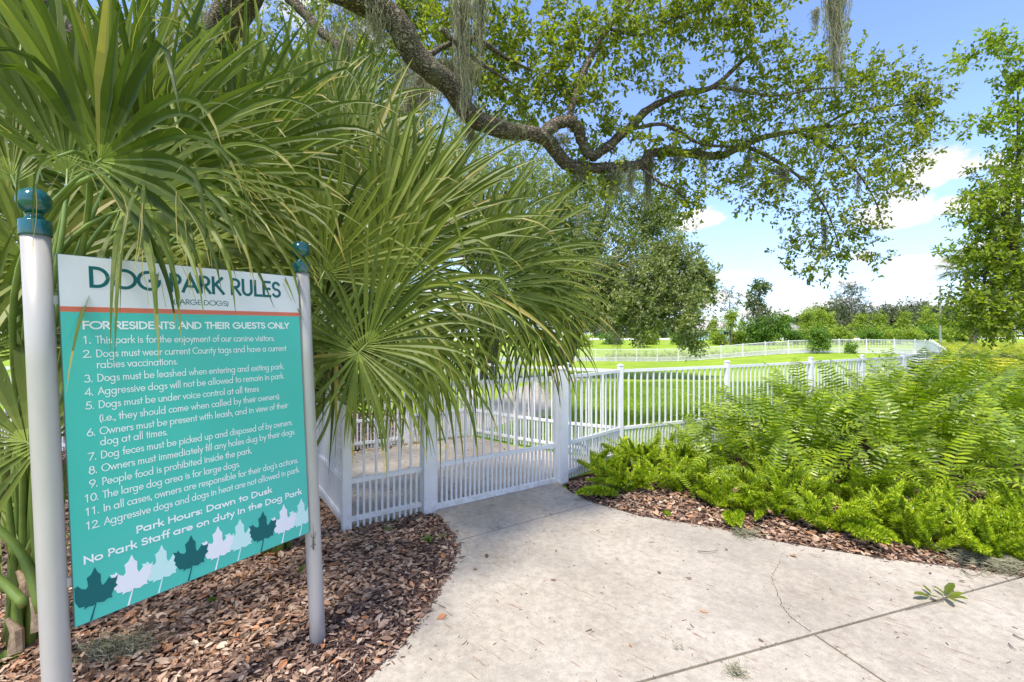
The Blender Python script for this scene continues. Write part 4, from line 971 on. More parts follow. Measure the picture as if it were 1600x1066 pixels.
    # left palmetto, close to the lens
    for h, t, R, sp, dr, ns in [((105,300,1.95), (110,-80,2.1), 380, 110, .10, 20), ((165,290,2.05), (290,20,2.2), 330, 110, .15, 22), ((215,300,2.2), (420,150,2.2), 330, 120, .4, 24), ((30,300,1.9), (-90,40,2.0), 330, 120, .2, 22), ((135,265,1.64), (230,200,1.60), 330, 150, 1.0, 16), ((180,330,1.9), (330,300,1.78), 330, 150, .95, 22),
                                ((250,330,2.3), (400,330,2.1), 260, 170, .8, 26), ((330,330,2.5), (470,250,2.5), 280, 150, .6, 28), ((120,250,2.5), (200,-40,2.7), 320, 130, .2, 28), ((290,380,2.6), (420,440,2.4), 240, 190, .9, 28), ((60,420,2.4), (-40,330,2.3), 250, 230, .7, 28), ((360,260,2.9), (520,140,3.0), 280, 140, .5, 32), ((20,200,2.6), (-20,-60,2.7), 300, 140, .2, 26), ((230,230,2.9), (300,0,3.0), 280, 140, .2, 30)]:
        fr(pl, BLf, h, t, R, span=sp, droop=dr, nseg=ns, cone=.16, wmul=1.1)
    fr(pl, BLf, (100,240,1.50), (70,255,1.40), 210, span=150, droop=1.9, nseg=8, cone=.3, wmul=.30)
    fr(pl, BLf, (210,270,1.66), (330,300,1.60), 250, span=110, droop=1.5, nseg=7, cone=.2, wmul=.28)
    # low fan at the left edge and bare stalks near the ground
    fr(pl, BLf, (60, 700, 1.9), (-60, 640, 1.9), 250, span=230, droop=.15, nseg=30, face=np.array([.3, -1, .6]))
    fr(pl, BLf, (-30, 560, 2.2), (-60, 420, 2.2), 250, span=200, droop=.3, nseg=30)
    fr(pl, BLf, (20, 560, 2.9), (10, 400, 3.0), 230, span=220, droop=.4, nseg=34)
    fr(pl, BLf, (-20, 760, 2.4), (20, 900, 2.2), 170, span=120, droop=.4, nseg=22)
    for a, b_, c in [((66, 955, 1.95), (30, 860, 1.95), (-60, 780, 1.9)), ((40, 945, 2.1), (-10, 900, 2.1), (-90, 870, 2.0)), ((64, 905, 2.0), (55, 800, 1.95), (60, 700, 1.9))]:
        V, F = tube_arr(catmull([P(*a), P(*b_), P(*c)], 12), np.linspace(.022, .013, 12), 8); add('petiole', V, F, M['petiole'], pl, smooth=True)
    # dry leaf-base boots where the stalks leave the ground
    for k, (px, py, d) in enumerate([(62, 975, 2.0), (25, 1010, 1.95), (40, 930, 2.15), (80, 960, 2.1)]):
        a = P(px, py, d); V, F = tube_arr([a + [0, 0, -.03], a + [-.02, .02, .05], a + [-.07, .03, .10]], [.028, .024, .006], 8); V[:, 1] += RNG.normal(0, .003, len(V)); add('leaf_base', V, F, M['boot'], pl)
M['boot'] = mat('dry_leaf_base', lambda nt, b: nt.links.new(ramp(nt, noise(nt, 40, 5), [(.3, (.16, .10, .06)), (.7, (.38, .28, .18))]), b.inputs['Base Color']), rough=.85)
palms()

# ------------------------------------------------------------------ litter, chips
def scatter_in(poly, n, rng, bounds, dens=None):
    p = np.stack([rng.uniform(bounds[0], bounds[1], n), rng.uniform(bounds[2], bounds[3], n)], -1); p = p[inpoly(p, poly)]
    if dens is not None: p = p[rng.uniform(0, 1, len(p)) < dens(p)]
    return p
DL_V = np.array([(-.5, 0, 0), (-.2, .20, .06), (.15, .24, .07), (.5, 0, .02), (.15, -.22, .08), (-.2, -.20, .05), (-.2, 0, -.02), (.15, 0, -.02)])
DL_F = [(0, 6, 1, 0), (1, 6, 7, 2), (2, 7, 3, 2), (0, 5, 6, 0), (5, 4, 7, 6), (4, 3, 7, 4)]
DL_F = [(1, 0, 6, 7), (1, 7, 3, 2), (6, 0, 5, 4), (7, 6, 4, 3)]
def litter(name, pts, size, rng, zr=(.014, .045), label=None):
    n = len(pts); pos = np.column_stack([pts, G(pts[:, 0], pts[:, 1]) + rng.uniform(*zr, n)]); a = rng.uniform(0, 2*PI, n)
    x = np.stack([np.cos(a), np.sin(a), rng.normal(0, .22, n)], -1); rot = frame_rot(x, nrm(np.column_stack([rng.normal(0, .35, (n, 2)), np.ones(n)])))
    sc = (size*np.clip(rng.lognormal(-.08, .32, n), .4, 1.7))[:, None]*np.stack([np.ones(n), rng.uniform(.7, 1.2, n), rng.uniform(-1.2, 2.2, n)], -1)
    V, F = scatter_arr(DL_V, DL_F, pos, rot, sc)
    return tag(add(name, V, F, M['dead'], attrs={'rnd': np.repeat(rng.uniform(0, .999, n), len(DL_F))*1.0}), kind='stuff')
def chips(name, pts, rng, size=.035, zr=(.012, .03)):
    n = len(pts); pos = np.column_stack([pts, G(pts[:, 0], pts[:, 1]) + rng.uniform(*zr, n)]); a = rng.uniform(0, 2*PI, n)
    x = np.stack([np.cos(a), np.sin(a), rng.normal(0, .18, n)], -1); rot = frame_rot(x, nrm(np.column_stack([rng.normal(0, .3, (n, 2)), np.ones(n)])))
    sc = size*np.stack([rng.lognormal(0, .4, n), rng.uniform(.10, .32, n), rng.uniform(.05, .14, n)], -1)
    V0 = np.array([(sx*.5, sy*.5, sz*.5) for sx in (-1, 1) for sy in (-1, 1) for sz in (-1, 1)]) ; V0[:2] *= [1, .5, .6]; V0[4:6] *= [1, .6, 1]
    V, F = scatter_arr(V0, BOXF, pos, rot, sc)
    return tag(add(name, V, F, M['chip'], attrs={'rnd': np.repeat(rng.uniform(0, .999, n), 6)}), kind='stuff')
def ground_cover():
    rng = np.random.default_rng(9)
    # chips dominate beside the concrete, leaves farther in
    lc = np.array(left_curve)
    def near_edge(p):
        dd = np.min(np.linalg.norm(p[:, None]-lc[None], axis=2), axis=1); return dd
    pl_ = scatter_in(bed_left, 125000, rng, (-6, -.2, .9, 4.3))
    e = near_edge(pl_); d = pl_[:, 1]
    t = np.hypot(pl_[:, 0], pl_[:, 1])
    pl2 = pl_[rng.uniform(0, 1, len(pl_)) < np.clip(.16 + .56*sstep(.08, .6, e + .25*np.sin(pl_[:, 0]*5)*np.cos(pl_[:, 1]*4)), 0, 1)]
    litter('leaf_litter', pl2, .044, rng)
    chips('mulch_chips', scatter_in(bed_left, 80000, rng, (-5, -.2, .9, 4.3), lambda p: .25 + .75*(near_edge(p) < .8)), rng)
    litter('leaf_litter', scatter_in([(-12, 4.4), (-12, 9.5), (-1, 9), (-.6, 7.2), (-2.6, 5.5), (-1.4, 3.8)], 16000, rng, (-12, 0, 4, 9.5)), .06, rng)
    front = [(.6, 4.9)] + right_curve[1:] + [(6, 3.85), (6, 5.2), (3.2, 4.4), (2.2, 4.8), (1.3, 5.3)]
    litter('leaf_litter', scatter_in(front, 26000, rng, (.5, 6, 2.9, 5.4)), .045, rng)
    rc = np.array(right_curve)
    chips('mulch_chips', scatter_in(front, 22000, rng, (.5, 6, 2.9, 5.4)), rng)
    # stray leaves and crumbs on the concrete
    pts = [(865, 907), (1077, 905), (1030, 895), (1504, 910), (1454, 897), (1135, 860), (1393, 938), (1190, 1002), (690, 965), (760, 870), (1240, 870), (1100, 956), (742, 890), (985, 1010)]
    wp = np.array([[(x-800)/FPX*1152/(y-HOR)*.98, 1130/(y-HOR)] for x, y in pts]); litter('fallen_leaves', wp, .045, rng, (.034, .042))
    for cv, nm in ((np.array(left_curve[2:-1]), .05), (np.array(right_curve[1:]), -.05)):
        k = rng.integers(0, len(cv)-1, 420); f_ = rng.uniform(0, 1, (420, 1)); pp = cv[k]*(1-f_) + cv[k+1]*f_; tt = nrm(cv[k+1]-cv[k]); nn = np.stack([-tt[:, 1], tt[:, 0]], -1)*(1 if nm > 0 else 1)
        pp = pp + nn*(rng.exponential(.016, (420, 1)))*(1 if nm > 0 else -1)
        chips('path_crumbs', pp, rng, .024, (.032, .038)); litter('fallen_leaves', pp[:45], .036, rng, (.034, .042))
    q = scatter_in([(-.4, 2.2), (-.4, 3.4), (.6, 4.6), (1.2, 3.95), (3.3, 3), (3.0, 1.2), (0, 1.5)], 520, rng, (-.5, 4, 1.2, 4.7)); chips('path_crumbs', q, rng, .016, (.032, .036))
    q = scatter_in([tuple(VL), tuple(VGL), tuple(VGR), tuple(VR), (.1, 6.5), tuple(VB1), tuple(VB2), tuple(VB3)], 420, rng, (-3, 1.5, 3.7, 7.2)); litter('fallen_leaves', q, .042, rng, (.030, .036))
ground_cover()

# ------------------------------------------------------------------ ferns
def fern_frond_mesh(seed, L=1.15, arch=.9, pl=.105, pairs=22, m=None):
    rng = np.random.default_rng(seed); m = m or M['fern']
    t = np.linspace(0, 1, 22); el0 = math.radians(80); el1 = el0 - arch*1.9
    el = el0 + (el1-el0)*t**1.3; ds = L/21; x = np.concatenate([[0], np.cumsum(np.cos(el[:-1])*ds)]); z = np.concatenate([[0], np.cumsum(np.sin(el[:-1])*ds)])
    y = .03*np.sin(t*3+seed); C = np.stack([x, y, z], -1)
    V, F = tube_arr(C, np.linspace(.0038, .0012, 22), 4, cap=False); Vs = [V]; Fs = [F]; nb = len(V); mi = [1]*len(F); rn = [.5]*len(F)
    for i in range(pairs):
        tt = .13 + .87*i/pairs; p = np.array([np.interp(tt, t, C[:, k]) for k in range(3)]); e = np.interp(tt, t, el)
        T = np.array([math.cos(e), 0, math.sin(e)]); N_ = np.array([-math.sin(e), 0, math.cos(e)])
        prof = math.sin(PI*min(1, (.16+tt*.84)))**.55 if tt > .5 else min(1, .55+tt)
        ln = pl*prof*rng.uniform(.88, 1.1); hw = .0135*rng.uniform(.9, 1.15)*(.6+.4*prof)
        for sg in (1, -1):
            sidev = np.array([0, sg, 0]); dv = nrm(sidev + T*.28 + N_*.22*rng.uniform(.3, 1.3)); q = []
            dr = rng.uniform(.25, .8)
            for f_, wv_ in ((.0, .55), (.35, 1.0), (.72, .72), (1.0, .05)):
                c = p + dv*ln*f_ + np.array([0, 0, -1])*ln*dr*f_*f_*.55 + T*ln*.12*f_*f_
                q.append(c + T*hw*wv_); q.append(c - T*hw*wv_)
            Vs.append(np.array(q)); Fs.append(np.array([(0,1,3,2), (2,3,5,4), (4,5,7,6)]) + nb); nb += 8; mi += [0]*3
            r_ = rng.uniform(0, .5); rn += [r_]*3
    return mesh_from('frond', np.concatenate(Vs), np.concatenate(Fs), [m, M['stem']], mi=mi, attrs={'rnd': rn})
def plume_mesh(seed, L=.42, r=.036, n=760):
    rng = np.random.default_rng(seed); t = np.linspace(0, 1, 12); bend = rng.uniform(.3, .9)
    C = np.stack([bend*L*.55*t**1.8, .03*np.sin(t*4+seed), L*t*(1-.25*bend*t)], -1)
    V, F = tube_arr(C, np.linspace(.003, .001, 12), 4, cap=False)
    tt = rng.uniform(.04, 1, n)**.85; p = np.stack([np.interp(tt, t, C[:, k]) for k in range(3)], -1); T = nrm(np.gradient(C, axis=0)); tg = np.stack([np.interp(tt, t, T[:, k]) for k in range(3)], -1)
    d = rng.normal(size=(n, 3)); d = nrm(d - tg*np.sum(d*tg, 1, keepdims=True)); d = nrm(d + tg*.75)
    ln = r*(np.clip(np.sin(PI*np.clip(tt*.93+.09, 0, 1)), .15, 1))**.6*rng.uniform(.75, 1.25, n)*1.35
    sd = nrm(np.cross(d, rng.normal(size=(n, 3))))*.0040
    Vn = np.stack([p-sd*.5, p+sd*.5, p+d*ln[:, None]*.6+sd, p+d*ln[:, None], ], 1)
    Vn = np.stack([p, p+d*ln[:, None]*.55+sd, p+d*ln[:, None], p+d*ln[:, None]*.55-sd], 1).reshape(-1, 3)
    Fn = (np.arange(n)*4)[:, None] + np.arange(4)[None] + len(V)
    return mesh_from('plume', np.concatenate([V, Vn]), np.concatenate([F, Fn]), [M['foxtail'], M['stem']], mi=[1]*len(F)+[0]*n, attrs={'rnd': np.concatenate([np.full(len(F), .5), np.clip(.30*tt + rng.uniform(0, .69, n), 0, .99)])})
def ferns():
    rng = np.random.default_rng(17)
    FR = [fern_frond_mesh(i, 1.12, .38+.10*i, .138 - .004*i) for i in range(8)]
    fence_line = [(.95, 5.25), (1.5, 5.55), (3.1, 6.3), (4.95, 7.28), (6.5, 8.2), (8.1, 9.15), (11.1, 11.8), (14.1, 14.6), (19.9, 20.5)]
    front = [(.80, 5.05), (1.05, 4.75), (1.55, 4.45), (2.1, 4.25), (2.6, 4.05), (3.3, 3.95), (4.4, 4.1), (6, 4.6), (10, 6.0), (17, 9), (22, 12)]
    region = front + [(24, 21)] + fence_line[::-1]
    reg = np.array(region)
    pts = []
    cand = np.stack([rng.uniform(.75, 14, 9000), rng.uniform(3.6, 14, 9000)], -1); cand = cand[inpoly(cand, region)]
    for p in cand:
        dist = math.hypot(*p); mn = .43 + .03*max(0, dist-6)
        if all((p[0]-q[0])**2 + (p[1]-q[1])**2 > mn*mn for q in pts): pts.append(p)
    pts.sort(key=lambda p: math.hypot(*p)); pts = pts[:250]
    fl = np.array(fence_line); ft = np.array(front)
    for k, p in enumerate(pts):
        dist = math.hypot(*p)
        g = thing('sword_fern', 'arching green sword fern in the dense bed beside the white fence', 'fern', (p[0], p[1], 0.01), 'sword ferns filling the bed')
        ramp_ = .50 + .50*sstep(.9, 3.0, p[0]); fd = np.min(np.linalg.norm(fl-p, axis=1)); 
        edge = np.min(np.linalg.norm(ft-p, axis=1)); s0 = ramp_*(.70 + .30*sstep(.0, 1.2, edge))*(1.0 + .22*sstep(1.6, 3.6, p[0]) + .1*sstep(4, 8, p[0]))
        nf = 9 if dist < 7 else 8
        off = rng.uniform(0, 6.28)
        for j in range(nf):
            me = FR[rng.integers(0, 8)]; a = off + j*2.4 + rng.uniform(-.3, .3)
            place('frond', me, (p[0]+rng.normal(0, .04), p[1]+rng.normal(0, .04), .0), g, rot=(rng.normal(0, .14), rng.normal(0.08, .16), a), scale=(s0*rng.uniform(.75, 1.15),)*3)
    # far part of the bed: one mass
    Vt = []; Ft = []; rn = []
    lo = fern_frond_mesh(30, 1.1, .8, .14, 12)
    n = 5200; c = np.stack([rng.uniform(6, 34, 30000), rng.uniform(7, 34, 30000)], -1)
    farreg = [(9, 6.2), (17, 9), (34, 16), (46, 27), (38, 34), (31.0, 33.6), (29.3, 31), (25.6, 26.3), (20.6, 20.7), (14.7, 14.7), (9.5, 10.0)]
    c = np.stack([rng.uniform(6, 46, 60000), rng.uniform(6, 34, 60000)], -1); c = c[inpoly(c, farreg)]; c = c[rng.uniform(0, 1, len(c)) < np.clip(12/np.hypot(c[:, 0], c[:, 1]), .15, 1)][:11000]
    V0 = np.array([v.co for v in lo.vertices]); F0 = np.array([p.vertices[:] for p in lo.polygons])
    a = rng.uniform(0, 2*PI, len(c)); rot = np.zeros((len(c), 3, 3)); rot[:, 0, 0] = np.cos(a); rot[:, 0, 1] = -np.sin(a); rot[:, 1, 0] = np.sin(a); rot[:, 1, 1] = np.cos(a); rot[:, 2, 2] = 1
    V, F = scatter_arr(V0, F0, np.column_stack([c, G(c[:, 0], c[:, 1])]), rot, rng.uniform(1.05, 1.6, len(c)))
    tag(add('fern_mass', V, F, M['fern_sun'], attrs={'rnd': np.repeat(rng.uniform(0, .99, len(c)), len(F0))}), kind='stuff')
    # foxtail plumes along the front edge
    PM = [plume_mesh(i, .40+.05*(i % 3), .036+.005*(i % 2)) for i in range(5)]
    sites = []
    spec = [(945, 738), (960, 760), (985, 728), (1035, 722), (1075, 738), (975, 770), (1020, 745), (1060, 770), (1000, 735), (1110, 765), (1130, 795), (1090, 735), (1160, 800), (1200, 770), (1220, 810), (1260, 800), (1300, 830), (1340, 790), (1290, 770), (1370, 830), (1410, 840), (1440, 860), (1470, 830), (1500, 850), (1530, 870), (1560, 830), (1590, 860), (1640, 880), (1180, 760), (1390, 800), (1560, 880), (1620, 850)]
    for k, (px, py) in enumerate(spec):
        d = 1152/(py-HOR+4); x = (px-800)/FPX*d; y = d + .05
        row = sorted(range(len(spec)), key=lambda i: spec[i][0]).index(k); W1 = ['', 'second ', 'third ', 'fourth ', 'fifth ', 'sixth ', 'seventh ', 'eighth ', 'ninth ', 'tenth ', 'eleventh ', 'twelfth ', 'thirteenth ', 'fourteenth ']
        W1 = W1 + ['fifteenth ', 'sixteenth ', 'seventeenth ', 'eighteenth ', 'nineteenth ']
        lab = f'bushy yellow green foxtail fern, {W1[row] or "first "}from the gate along the mulch edge' if row < 19 else f'bushy yellow green foxtail fern, {W1[len(spec)-1-row] or "first "}from the right end of the mulch edge'
        g = thing('foxtail_fern', lab, 'fern', (x, y, .01), 'foxtail ferns along the mulch edge')
        nf = rng.integers(9, 14)
        for j in range(nf):
            a = j*2.4 + rng.uniform(-.4, .4); tl = rng.uniform(.05, .85)
            place('plume', PM[rng.integers(0, 5)], (x+rng.normal(0, .05), y+rng.normal(0, .05), .01), g, rot=(rng.normal(0, .12), tl, a), scale=(rng.uniform(.75, 1.15),)*3)
    def single(base, tipv, s, lab):
        b = np.array(base); g = thing('foxtail_fern', lab, 'fern', tuple(b)); az = math.atan2(tipv[1], tipv[0])
        for da, tl in ((0, 1.25), (.25, 1.05)): place('plume', PM[1 if da else 3], b, g, rot=(0, tl, az+da), scale=(s,)*3)
    single((1.05, 4.45, .05), (-1, -.15), 1.15, 'leftmost foxtail plume lying toward the gate over the mulch')
    single((1.92, 3.95, .06), (-.55, -1), 1.0, 'single bright foxtail plume leaning down over the mulch near the concrete')
    single((2.62, 3.62, .10), (.05, -1), 1.1, 'drooping foxtail plume reaching down to the concrete edge at right')
    single((1.35, 4.1, .02), (.1, -1), .35, 'tiny foxtail sprout alone in the mulch by the concrete')
ferns()

# ------------------------------------------------------------------ small things on the ground
def sprig():
    rng = np.random.default_rng(31); c = P(1475, 938, 2.73); c[2] = .035
    g = thing('oak_sprig', 'fallen green leafy sprig lying on the slab joint at right', 'sprig', tuple(c))
    b = MB()
    for pts in ([(1415, 950), (1440, 944), (1465, 938), (1482, 930)], [(1450, 930), (1462, 936), (1475, 938)]):
        V, F = tube_arr([[(x-800)/FPX*1152/(y-HOR)*.97, 1152/(y-HOR)*.97, .042] for x, y in pts], .0022, 5); b.arr(V, F)
    b.build('stem', M['twig'], g)
    L = [(1478, 935, 1490, 950), (1480, 934, 1502, 934), (1480, 934, 1508, 945), (1476, 932, 1488, 924), (1476, 934, 1462, 924), (1460, 936, 1440, 930), (1452, 934, 1432, 938), (1456, 932, 1443, 923), (1470, 938, 1455, 938)]
    me = mesh_from('leaf', np.array(LEAF_V)*[1, 1.15, 1], LEAF_F, M['oak_leaf'], attrs={'rnd': [.35, .4]})
    for x0, y0, x1, y1 in L:
        f = lambda x, y: np.array([(x-800)/FPX*1130/(y-HOR), 1130/(y-HOR), .045]); a = f(x0, y0); b_ = f(x1, y1); l = np.linalg.norm(b_-a); an = math.atan2((b_-a)[1], (b_-a)[0])
        place('leaf', me, a, g, rot=(rng.normal(0, .3), rng.uniform(-.3, .05), an), scale=(l*1.25, l*.62, l))
sprig()
def ground_moss(px, py, r, n, lab, h=.04):
    rng = np.random.default_rng(int(px)); d = 1152/(py-HOR)*.975; c = np.array([(px-800)/FPX*d, d, .035])
    g = thing('fallen_moss', lab, 'moss', tuple(c)); m = 9
    st = c + np.stack([rng.normal(0, r*.55, n), rng.normal(0, r*.30, n), rng.uniform(0, h, n)], -1)
    dr = nrm(rng.normal(size=(n, 3))*[1, 1, .3]); pts = [st]
    for i in range(m-1):
        dr = nrm(dr + rng.normal(0, .55, (n, 3))*[1, 1, .6]); q = pts[-1] + dr*r*.13; q[:, 2] = np.clip(q[:, 2], .032, .035+h*1.3); pts.append(q)
    C = np.stack(pts, 1); w = np.array([0, 0, .0011]); w2 = np.array([.0009, .0009, 0])
    V = np.stack([C+w+w2, C-w-w2], 2).reshape(-1, 3); i = np.arange(n)[:, None]*m*2 + np.arange(m-1)[None]*2
    add('strands', V, np.stack([i, i+1, i+3, i+2], -1).reshape(-1, 4), M['moss'], g, attrs={'rnd': np.repeat(rng.uniform(0, 1, n), m-1)})
ground_moss(1150, 1052, .035, 90, 'small dark tangle of moss near the bottom edge of the concrete')
ground_moss(1560, 880, .20, 500, 'long pale heap of moss on the mulch edge at far right')
ground_moss(1165, 835, .09, 120, 'thin grey moss scrap at the edge of the concrete below a foxtail plume')
ground_moss(60, 960, .11, 300, 'pale moss heap on the litter left of the left sign post')
ground_moss(180, 1015, .12, 320, 'pale moss heap on the litter under the lower left sign corner')
ground_moss(1060, 1012, .02, 14, 'wispy curl of moss alone in the middle of the concrete')
def weed(px, py, lab, s=.06, n=16, rgn=0):
    rng = np.random.default_rng(int(px)+rgn); d = 1152/(py-HOR); c = np.array([(px-800)/FPX*d, d, .02]); g = thing('weed', lab, 'weed', tuple(c))
    me = mesh_from('leaf', np.array(LEAF_V)*[1, 1.3, 1], LEAF_F, M['bush_leaf'], attrs={'rnd': [.5, .7]})
    for j in range(n):
        a = rng.uniform(0, 6.28); place('leaf', me, c + rng.normal(0, s*.25, 3)*[1, 1, .1], g, rot=(0, -rng.uniform(.2, 1.3), a), scale=(s*rng.uniform(.5, 1),)*3)
weed(665, 850, 'little green weed in the mulch left of the concrete joint')
weed(605, 835, 'small green weed in the mulch below the gate corner', .05)
weed(330, 945, 'tiny green weed in the leaf litter under the sign', .045, 12)
weed(690, 845, 'small weed right beside the concrete edge', .04, 12)
weed(5, 1045, 'bright green weed at the bottom left corner', .06, 14)
weed(470, 900, 'small weed in the leaf litter just left of the right sign post', .05, 10)
def dropped_twigs():
    for k, (p, lab) in enumerate([([(1583, 991), (1592, 996), (1602, 1001)], 'dark dropped twig at the right edge of the concrete'), ([(1576, 1006), (1582, 1012), (1588, 1016)], 'short twig scrap below the dark twig at right'), ([(1505, 892), (1515, 899), (1524, 900), (1534, 896)], 'curved thin twig on the concrete near the pale moss heap'),
                        ([(1090, 862), (1105, 863), (1122, 861)], 'thin straight twig on the concrete near the mulch'), ([(300, 1010), (360, 1000), (420, 985), (480, 975)], 'long pale twig lying on the mulch under the sign')]):
        V, F = tube_arr(catmull([[(x-800)/FPX*1152/(y-HOR)*.975, 1152/(y-HOR)*.975, .04 + .002*k] for x, y in p], 8), np.linspace(.0035, .0015, 8), 6)
        tag(add('twig', V, F, M['twig'], smooth=True), lab, 'twig')
dropped_twigs()

# ------------------------------------------------------------------ lawn grass near the pen
def grass():
    rng = np.random.default_rng(41); poly = [(1.3, 6.0), (3.1, 6.75), (4.95, 7.7), (8.0, 9.6), (12, 13.4), (16, 18), (1, 18), (.9, 10), (-.4, 7.4)]
    p = np.stack([rng.uniform(-.5, 16, 260000), 6 + 12*rng.uniform(0, 1, 260000)**1.5], -1); p = p[inpoly(p, poly)]; n = len(p)
    pos = np.column_stack([p, G(p[:, 0], p[:, 1])]); a = rng.uniform(0, 6.28, n); h = rng.uniform(.03, .07, n); w = .0035 + .0004*p[:, 1]
    s = np.stack([np.cos(a)*w, np.sin(a)*w, 0*a], -1); tip = pos + np.stack([rng.normal(0, .02, n), rng.normal(0, .02, n), h], -1)
    V = np.stack([pos-s, pos+s, tip], 1).reshape(-1, 3); F = np.arange(3*n).reshape(-1, 3)
    tag(add('lawn_grass', V, F, M['grass'], attrs={'rnd': np.clip(rng.uniform(0, .7, n) + .25*np.sin(p[:, 0]*1.7)*np.cos(p[:, 1]), 0, .99)}), kind='stuff')
grass()

# ------------------------------------------------------------------ background trees
def tree(name, label, px, d, gy, blobs, lsize, m, dens=60, trunk_r=.2, group=None, n_per=14, length=None, limbs=(), cat='tree', tmpl='tri', twr=None, bark='bark', bark_top=None):
    base = P(px, gy, d); base[2] = float(G(base[0], base[1])); seed = int(abs(px)*7+d*3); rng = np.random.default_rng(seed)
    g = thing(name, label, cat, tuple(base), group); bl = px_blobs([(b[0], b[1], b[2], b[3], b[4] if len(b) > 4 else d, b[5] if len(b) > 5 else 1) for b in blobs])
    if trunk_r:
        top = np.mean([b[:3] for b in bl], axis=0) if bark_top is None else P(*bark_top, d)
        limb('trunk', [base - [0, 0, .2], base + (top-base)*.35 + [trunk_r*.8, 0, 0], base + (top-base)*.7, top], [trunk_r*1.2, trunk_r, trunk_r*.75, trunk_r*.35], 0, g, bark, sides=8, seed=seed)
        for b in [q for q in bl if q[6] >= .5][:8]:
            st = base + (top-base)*rng.uniform(.45, .9)
            limb('branch', [st, (st+np.array(b[:3]))/2 + rng.normal(0, .05*d/20, 3), np.array(b[:3])], [trunk_r*.4, trunk_r*.28, trunk_r*.1], 0, g, bark, n=9, sides=6, seed=seed)
    crown('crown', bl, dens, lsize, M[m], g, rng, n_per=n_per, length=length or lsize*3.5, tmpl=tmpl, twig=(twr is not None), twr=twr or .01)
    return g
def background():
    ORD = ['first', 'second', 'third', 'fourth', 'fifth', 'sixth', 'seventh', 'eighth', 'ninth', 'tenth', 'eleventh', 'twelfth', 'thirteenth', 'fourteenth', 'fifteenth', 'sixteenth', 'seventeenth', 'eighteenth']
    def rank(lst, k): return ORD[sorted(range(len(lst)), key=lambda i: lst[i][0]).index(k)]
    # the big moss-hung oak in mid-distance
    mo = [(900,430,60,40,22,1.2),(860,470,40,40,22,.8),(1095,430,22,18,22,.3),(1100,455,16,20,22,.25),(940,450,60,40,22.5,1.2),(1010,470,50,40,22,1),(900,500,30,20,22,.4),(1050,400,45,35,22.5,.9),(890,330,70,60,23,1.4),(960,300,70,60,24,1.2),(1010,360,55,55,24,1.2),(930,380,80,50,23,1.3),(1040,430,60,40,22,1.2),(990,440,80,45,22,1.3),(1085,440,28,32,22,.5),(1060,475,45,35,21,.9),(960,480,70,35,21,1),(850,400,70,70,22,1.3),(1000,495,50,22,21,.6),(1078,510,22,22,20,.3),(880,470,40,30,22,.5),(1030,330,40,40,24,.7),(840,300,70,60,24,1.2),(1000,520,12,16,20,.12),(1085,540,10,14,20,.1)]
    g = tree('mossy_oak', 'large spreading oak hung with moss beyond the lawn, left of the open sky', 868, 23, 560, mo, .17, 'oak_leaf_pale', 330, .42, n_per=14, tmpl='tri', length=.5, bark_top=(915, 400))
    rng = np.random.default_rng(77)
    limb('limb', [P(925, 500, 23), P(905, 490, 22.5), P(870, 498, 22), P(845, 480, 22)], [.3, .26, .2, .1], 0, g, n=20)
    limb('limb', [P(925, 505, 23), P(950, 480, 22.5), P(970, 485, 22), P(1010, 470, 22)], [.3, .24, .18, .08], 0, g, n=20)
    for k, (px, py, ln, w) in enumerate([(870, 500, 60, 12), (960, 518, 34, 12), (968, 525, 26, 8), (1060, 500, 28, 8), (890, 395, 60, 16), (930, 400, 70, 14), (1055, 450, 45, 12), (905, 330, 60, 14), (985, 410, 40, 10), (1010, 490, 30, 8)]):
        d = 20.6; m_ = moss(P(px, py, d), ln/FPX*d, w/FPX*d, 60, rng, 'grey moss hanging from the big oak across the lawn', 'moss on the big oak across the lawn'); m_.scale = (1, 1, 1)
    # shaded oaks behind the palms at left
    for k, (px, d, bl, lab) in enumerate([(120, 14, [(60,200,140,90), (200,150,140,90), (100,320,130,70), (300,260,120,80)], 'shaded oak behind the left palmetto'), (520, 17, [(430,170,140,90), (560,120,120,90), (640,230,120,90), (540,300,120,80), (700,300,90,70)], 'shaded oak behind the middle palmetto'), (760, 21, [(740,200,100,90), (800,270,80,80), (690,350,110,70), (800,380,70,70), (780,470,90,40)], 'oak seen between palm leaves and the arched limb')]):
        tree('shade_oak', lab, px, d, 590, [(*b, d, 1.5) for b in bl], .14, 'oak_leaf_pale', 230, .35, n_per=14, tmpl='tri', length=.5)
    # right-hand tree
    rt = [(1530,80,40,14,11,.25),(1500,95,14,8,11,.06),(1555,60,20,14,11,.12),(1590,80,25,16,11,.2),(1590,120,30,30,11,.5),(1535,195,34,14,11,.25),(1585,180,28,26,11,.35),(1590,235,34,30,11,.5),(1570,285,50,35,11,.8),(1540,330,52,35,11,.9),(1580,360,50,50,11,1.1),(1545,400,42,35,11,.9),(1570,440,60,50,11,1.4),(1530,470,45,30,11,.8),(1570,505,62,28,11,1.1),(1520,500,45,20,11,.5),(1660,300,50,160,11.5,1.6),(1650,480,70,60,11.5,1.2),(1505,395,25,16,11,.18)]
    tree('leafy_tree', 'tall broad leafed tree filling the right edge above the ferns', 1625, 11.3, 620, rt, .11, 'oak_leaf_r', 120, .16, n_per=12, tmpl='leaf', length=.3, twr=.006)
    # vine covered snag and slender trees
    tree('mossy_snag', 'narrow dark mossy tree standing over a green thicket', 1185, 68, 541, [(1186,450,10,10), (1180,470,16,14), (1190,490,20,14), (1183,512,24,14)], .45, 'far_leaf', 55, .45, length=1.2)
    tree('thicket', 'dense green vine thicket around the foot of the mossy tree', 1185, 66, 541, [(1168,528,22,13), (1200,525,24,15), (1185,515,26,14), (1215,508,14,22)], .45, 'bush_leaf', 90, 0, cat='shrub', length=1.2)
